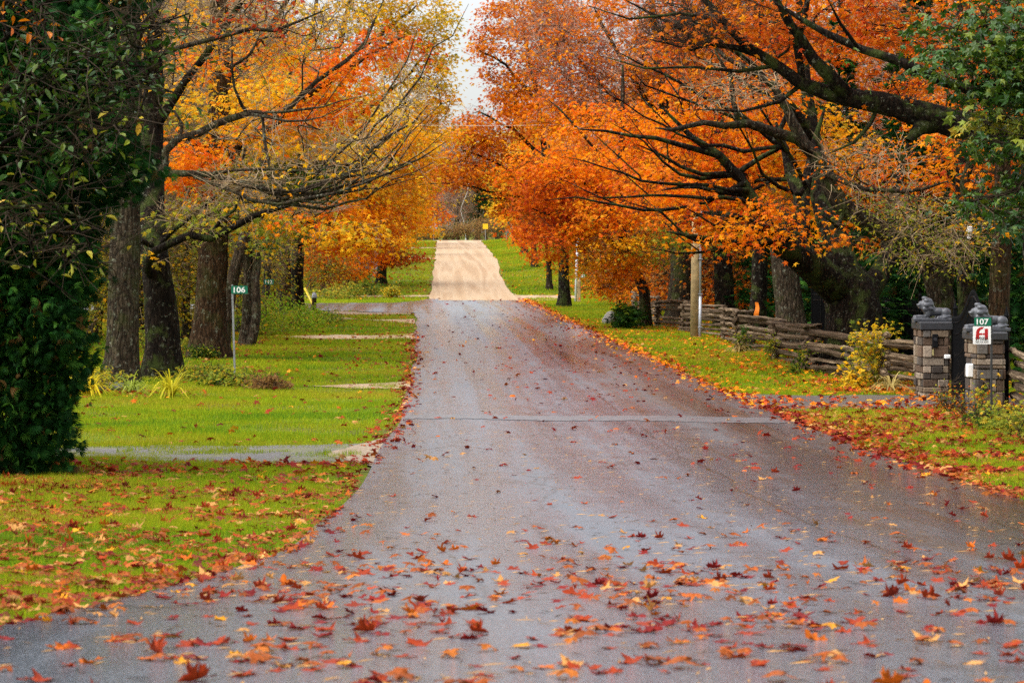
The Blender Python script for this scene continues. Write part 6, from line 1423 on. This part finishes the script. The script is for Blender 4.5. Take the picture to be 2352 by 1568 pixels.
L.append(scatter(-9, 0, 24, 36.4, 110, lambda x, y: (edge(x, y) > 0) * clus(x, y, 1.6) * (.45 + .55 * np.exp(-edge(x, y) / .3) + .6 * sst(-3, -4.4, x))))
L.append(scatter(-12, 0, 40.5, 64, 12, lambda x, y: (edge(x, y) > 0) * ((.12 + .9 * np.exp(-edge(x, y) / .25)) + 1.0 * (np.abs(y - 57) < 2) * (x < -4.2) * (x > -7.5))))
L.append(scatter(-7, 0, 36, 100, 26, lambda x, y: np.exp(-np.abs(edge(x, y)) / .16)))
L.append(scatter(-16, 0, 64, 130, 6, lambda x, y: (edge(x, y) > 0) * clus(x, y, 3)))
L.append(scatter(6, 14, 26, 52, 150, lambda x, y: (edge(x, y) > 0) * clus(x, y, 2) * (.45 + .55 * np.exp(-edge(x, y) / .5))))
L.append(scatter(6, 13, 52, 120, 22, lambda x, y: (edge(x, y) > 0) * clus(x, y, 2.5)))
L.append(scatter(5, 8, 30, 168, 40, lambda x, y: np.exp(-np.abs(edge(x, y) - .02) / .17)))
L.append(scatter(8.5, 11, 56.5, 62, 60, lambda x, y: (edge(x, y) > 0)))
L.append(scatter(-9, 2, 166, 300, 3.5, lambda x, y: (edge(x, y) > 0) * clus(x, y, 4)))
L.append(scatter(5, 14, 170, 300, 1.6, lambda x, y: (edge(x, y) > 0) * clus(x, y, 4)))
L.append(scatter(9.5, 11.2, 174, 212, 14, lambda x, y: np.exp(-((x - road_r(y) - 4.4) / .5) ** 2)))
XY = np.concatenate(L); XY = XY[np.argsort(XY[:, 1])]
N_IND = 300
LM = {}
def leaf_mesh(vi):
    if vi not in LM:
        cn, pose, P_, T_ = VAR[vi]
        c0 = np.array(LCOL[cn]); rr_ = np.linalg.norm(P_[:, :2], axis=1)[:, None]
        col = c0 * (1.0 + .35 * rng.standard_normal((len(P_), 1)) * .6) * (1.15 - .3 * rr_)
        if pose == 'down': col = col * .7 + np.array([.34, .15, .04]) * .35
        LM[vi] = mesh_np('fallen_leaf', P_, [T_], [M_LITTER], smooth=True, col=np.clip(col, .01, .9))
    return LM[vi]
vi = var_pick(len(XY)); on_road = edge(XY[:, 0], XY[:, 1]) < 0
for k in range(N_IND):
    x, y = XY[k]; cn, pose = VAR[vi[k]][:2]
    o = bpy.data.objects.new('fallen_leaf', leaf_mesh(int(vi[k]))); C.objects.link(o)
    s_ = .066 + .062 * rng.random() ** 1.2
    o.location = (x, y, gf(x, y) + (.031 if on_road[k] else .022)); o.scale = (s_,) * 3
    o.rotation_euler = (rng.standard_normal() * .12, rng.standard_normal() * .12, rng.random() * 6.28)
    tag(o, f"{cn} leaf {POSE[pose]} {'on the wet near asphalt' if on_road[k] else 'on the near lawn edge'}", 'leaf', 'fallen leaves in the near foreground')
V = []; T = []; col = []; off = 0
rest = np.arange(N_IND, len(XY))
for v_ in range(len(VAR)):
    idx = rest[(vi[rest] == v_) & (XY[rest, 1] < 34)]
    if len(idx):
        cn, pose, P_, T_ = VAR[v_]; n_ = len(idx); a = rng.random(n_) * 6.28; s_ = .06 + .06 * rng.random(n_) ** 1.2
        ca, sa = np.cos(a), np.sin(a); tx, ty = rng.standard_normal((2, n_)) * .2
        X = P_[None, :, 0] * ca[:, None] - P_[None, :, 1] * sa[:, None]; Y = P_[None, :, 0] * sa[:, None] + P_[None, :, 1] * ca[:, None]
        Z = P_[None, :, 2] + X * tx[:, None] + Y * ty[:, None]
        x, y = XY[idx, 0], XY[idx, 1]; zg = g(x, y) + np.where(on_road[idx], .034, .03)
        V.append(np.stack([x[:, None] + X * s_[:, None], y[:, None] + Y * s_[:, None], zg[:, None] + Z * s_[:, None]], -1).reshape(-1, 3))
        T.append((T_[None] + (off + np.arange(n_) * len(P_))[:, None, None]).reshape(-1, 3)); off += n_ * len(P_)
        c0 = np.array(LCOL[cn]);
        if pose == 'down': c0 = c0 * .7 + np.array([.34, .15, .04]) * .35
        col.append(np.repeat(c0[None] * (1 + .2 * rng.standard_normal((n_, 1))), len(P_), 0))
idx = rest[XY[rest, 1] >= 34]; n_ = len(idx)
x, y = XY[idx, 0], XY[idx, 1]; zg = g(x, y) + np.where(on_road[idx], .045, .05)
Nn = unit(np.array([0, 0, 1.]) + rng.standard_normal((n_, 3)) * .38); a = rng.random(n_) * 6.28
names = list(LCOL); lc = np.array([LCOL[q] for q in names]); ci = vi[idx] // 4
ora = (x > 5.5) & (y > 52) & (rng.random(n_) < .6); colr = lc[ci]; colr[ora] = pick('orange', int(ora.sum())) * .9
v_, t_, c_ = leaf_arrays(np.stack([x, y, zg], 1), Nn, np.stack([np.cos(a), np.sin(a), np.zeros(n_)], 1), np.where(y > 150, .17, .115) * (.7 + .6 * rng.random(n_)), 'maple', colr * (1 + .2 * rng.standard_normal((n_, 1))))
V.append(v_); T.append(t_ + off); col.append(c_)
# dry needles and leaf bits lying on the near road
n_ = 5200; y = 10.4 + 34 * rng.random(n_) ** 1.6; x = road_l(y) + (6.2 - road_l(y)) * rng.random(n_); kk = rng.random(n_) < clus(x, y) * .9
x, y = x[kk], y[kk]; n_ = len(x); a = rng.random(n_) * 3.14; L_ = .02 + .05 * rng.random(n_); w_ = .0022 + .004 * rng.random(n_)
zg = g(x, y) + .036; dx, dy = np.cos(a) * L_, np.sin(a) * L_; ex, ey = -np.sin(a) * w_, np.cos(a) * w_
v_ = np.stack([np.stack([x - dx, y - dy, zg], 1), np.stack([x + ex, y + ey, zg + .005], 1), np.stack([x + dx, y + dy, zg + .002], 1), np.stack([x - ex, y - ey, zg + .001], 1)], 1).reshape(-1, 3)
off += sum(len(q) for q in V[-1:])
V.append(v_); T.append(np.concatenate([np.stack([np.arange(n_) * 4, np.arange(n_) * 4 + 1, np.arange(n_) * 4 + 2], 1), np.stack([np.arange(n_) * 4, np.arange(n_) * 4 + 2, np.arange(n_) * 4 + 3], 1)]) + off)
col.append(np.repeat(np.where(rng.random((n_, 1)) < .7, np.array([[.50, .27, .09]]), np.array([[.07, .04, .02]])) * (.7 + .6 * rng.random((n_, 1))), 4, 0))
tag(link('leaf_litter', mesh_np('leaf_litter', np.concatenate(V), T, [M_LITTER], col=np.clip(np.concatenate(col), .01, .9))), 'red orange and tan fallen leaves scattered over lawns, verges and road', 'leaves', kind='stuff')
print('litter', len(XY))
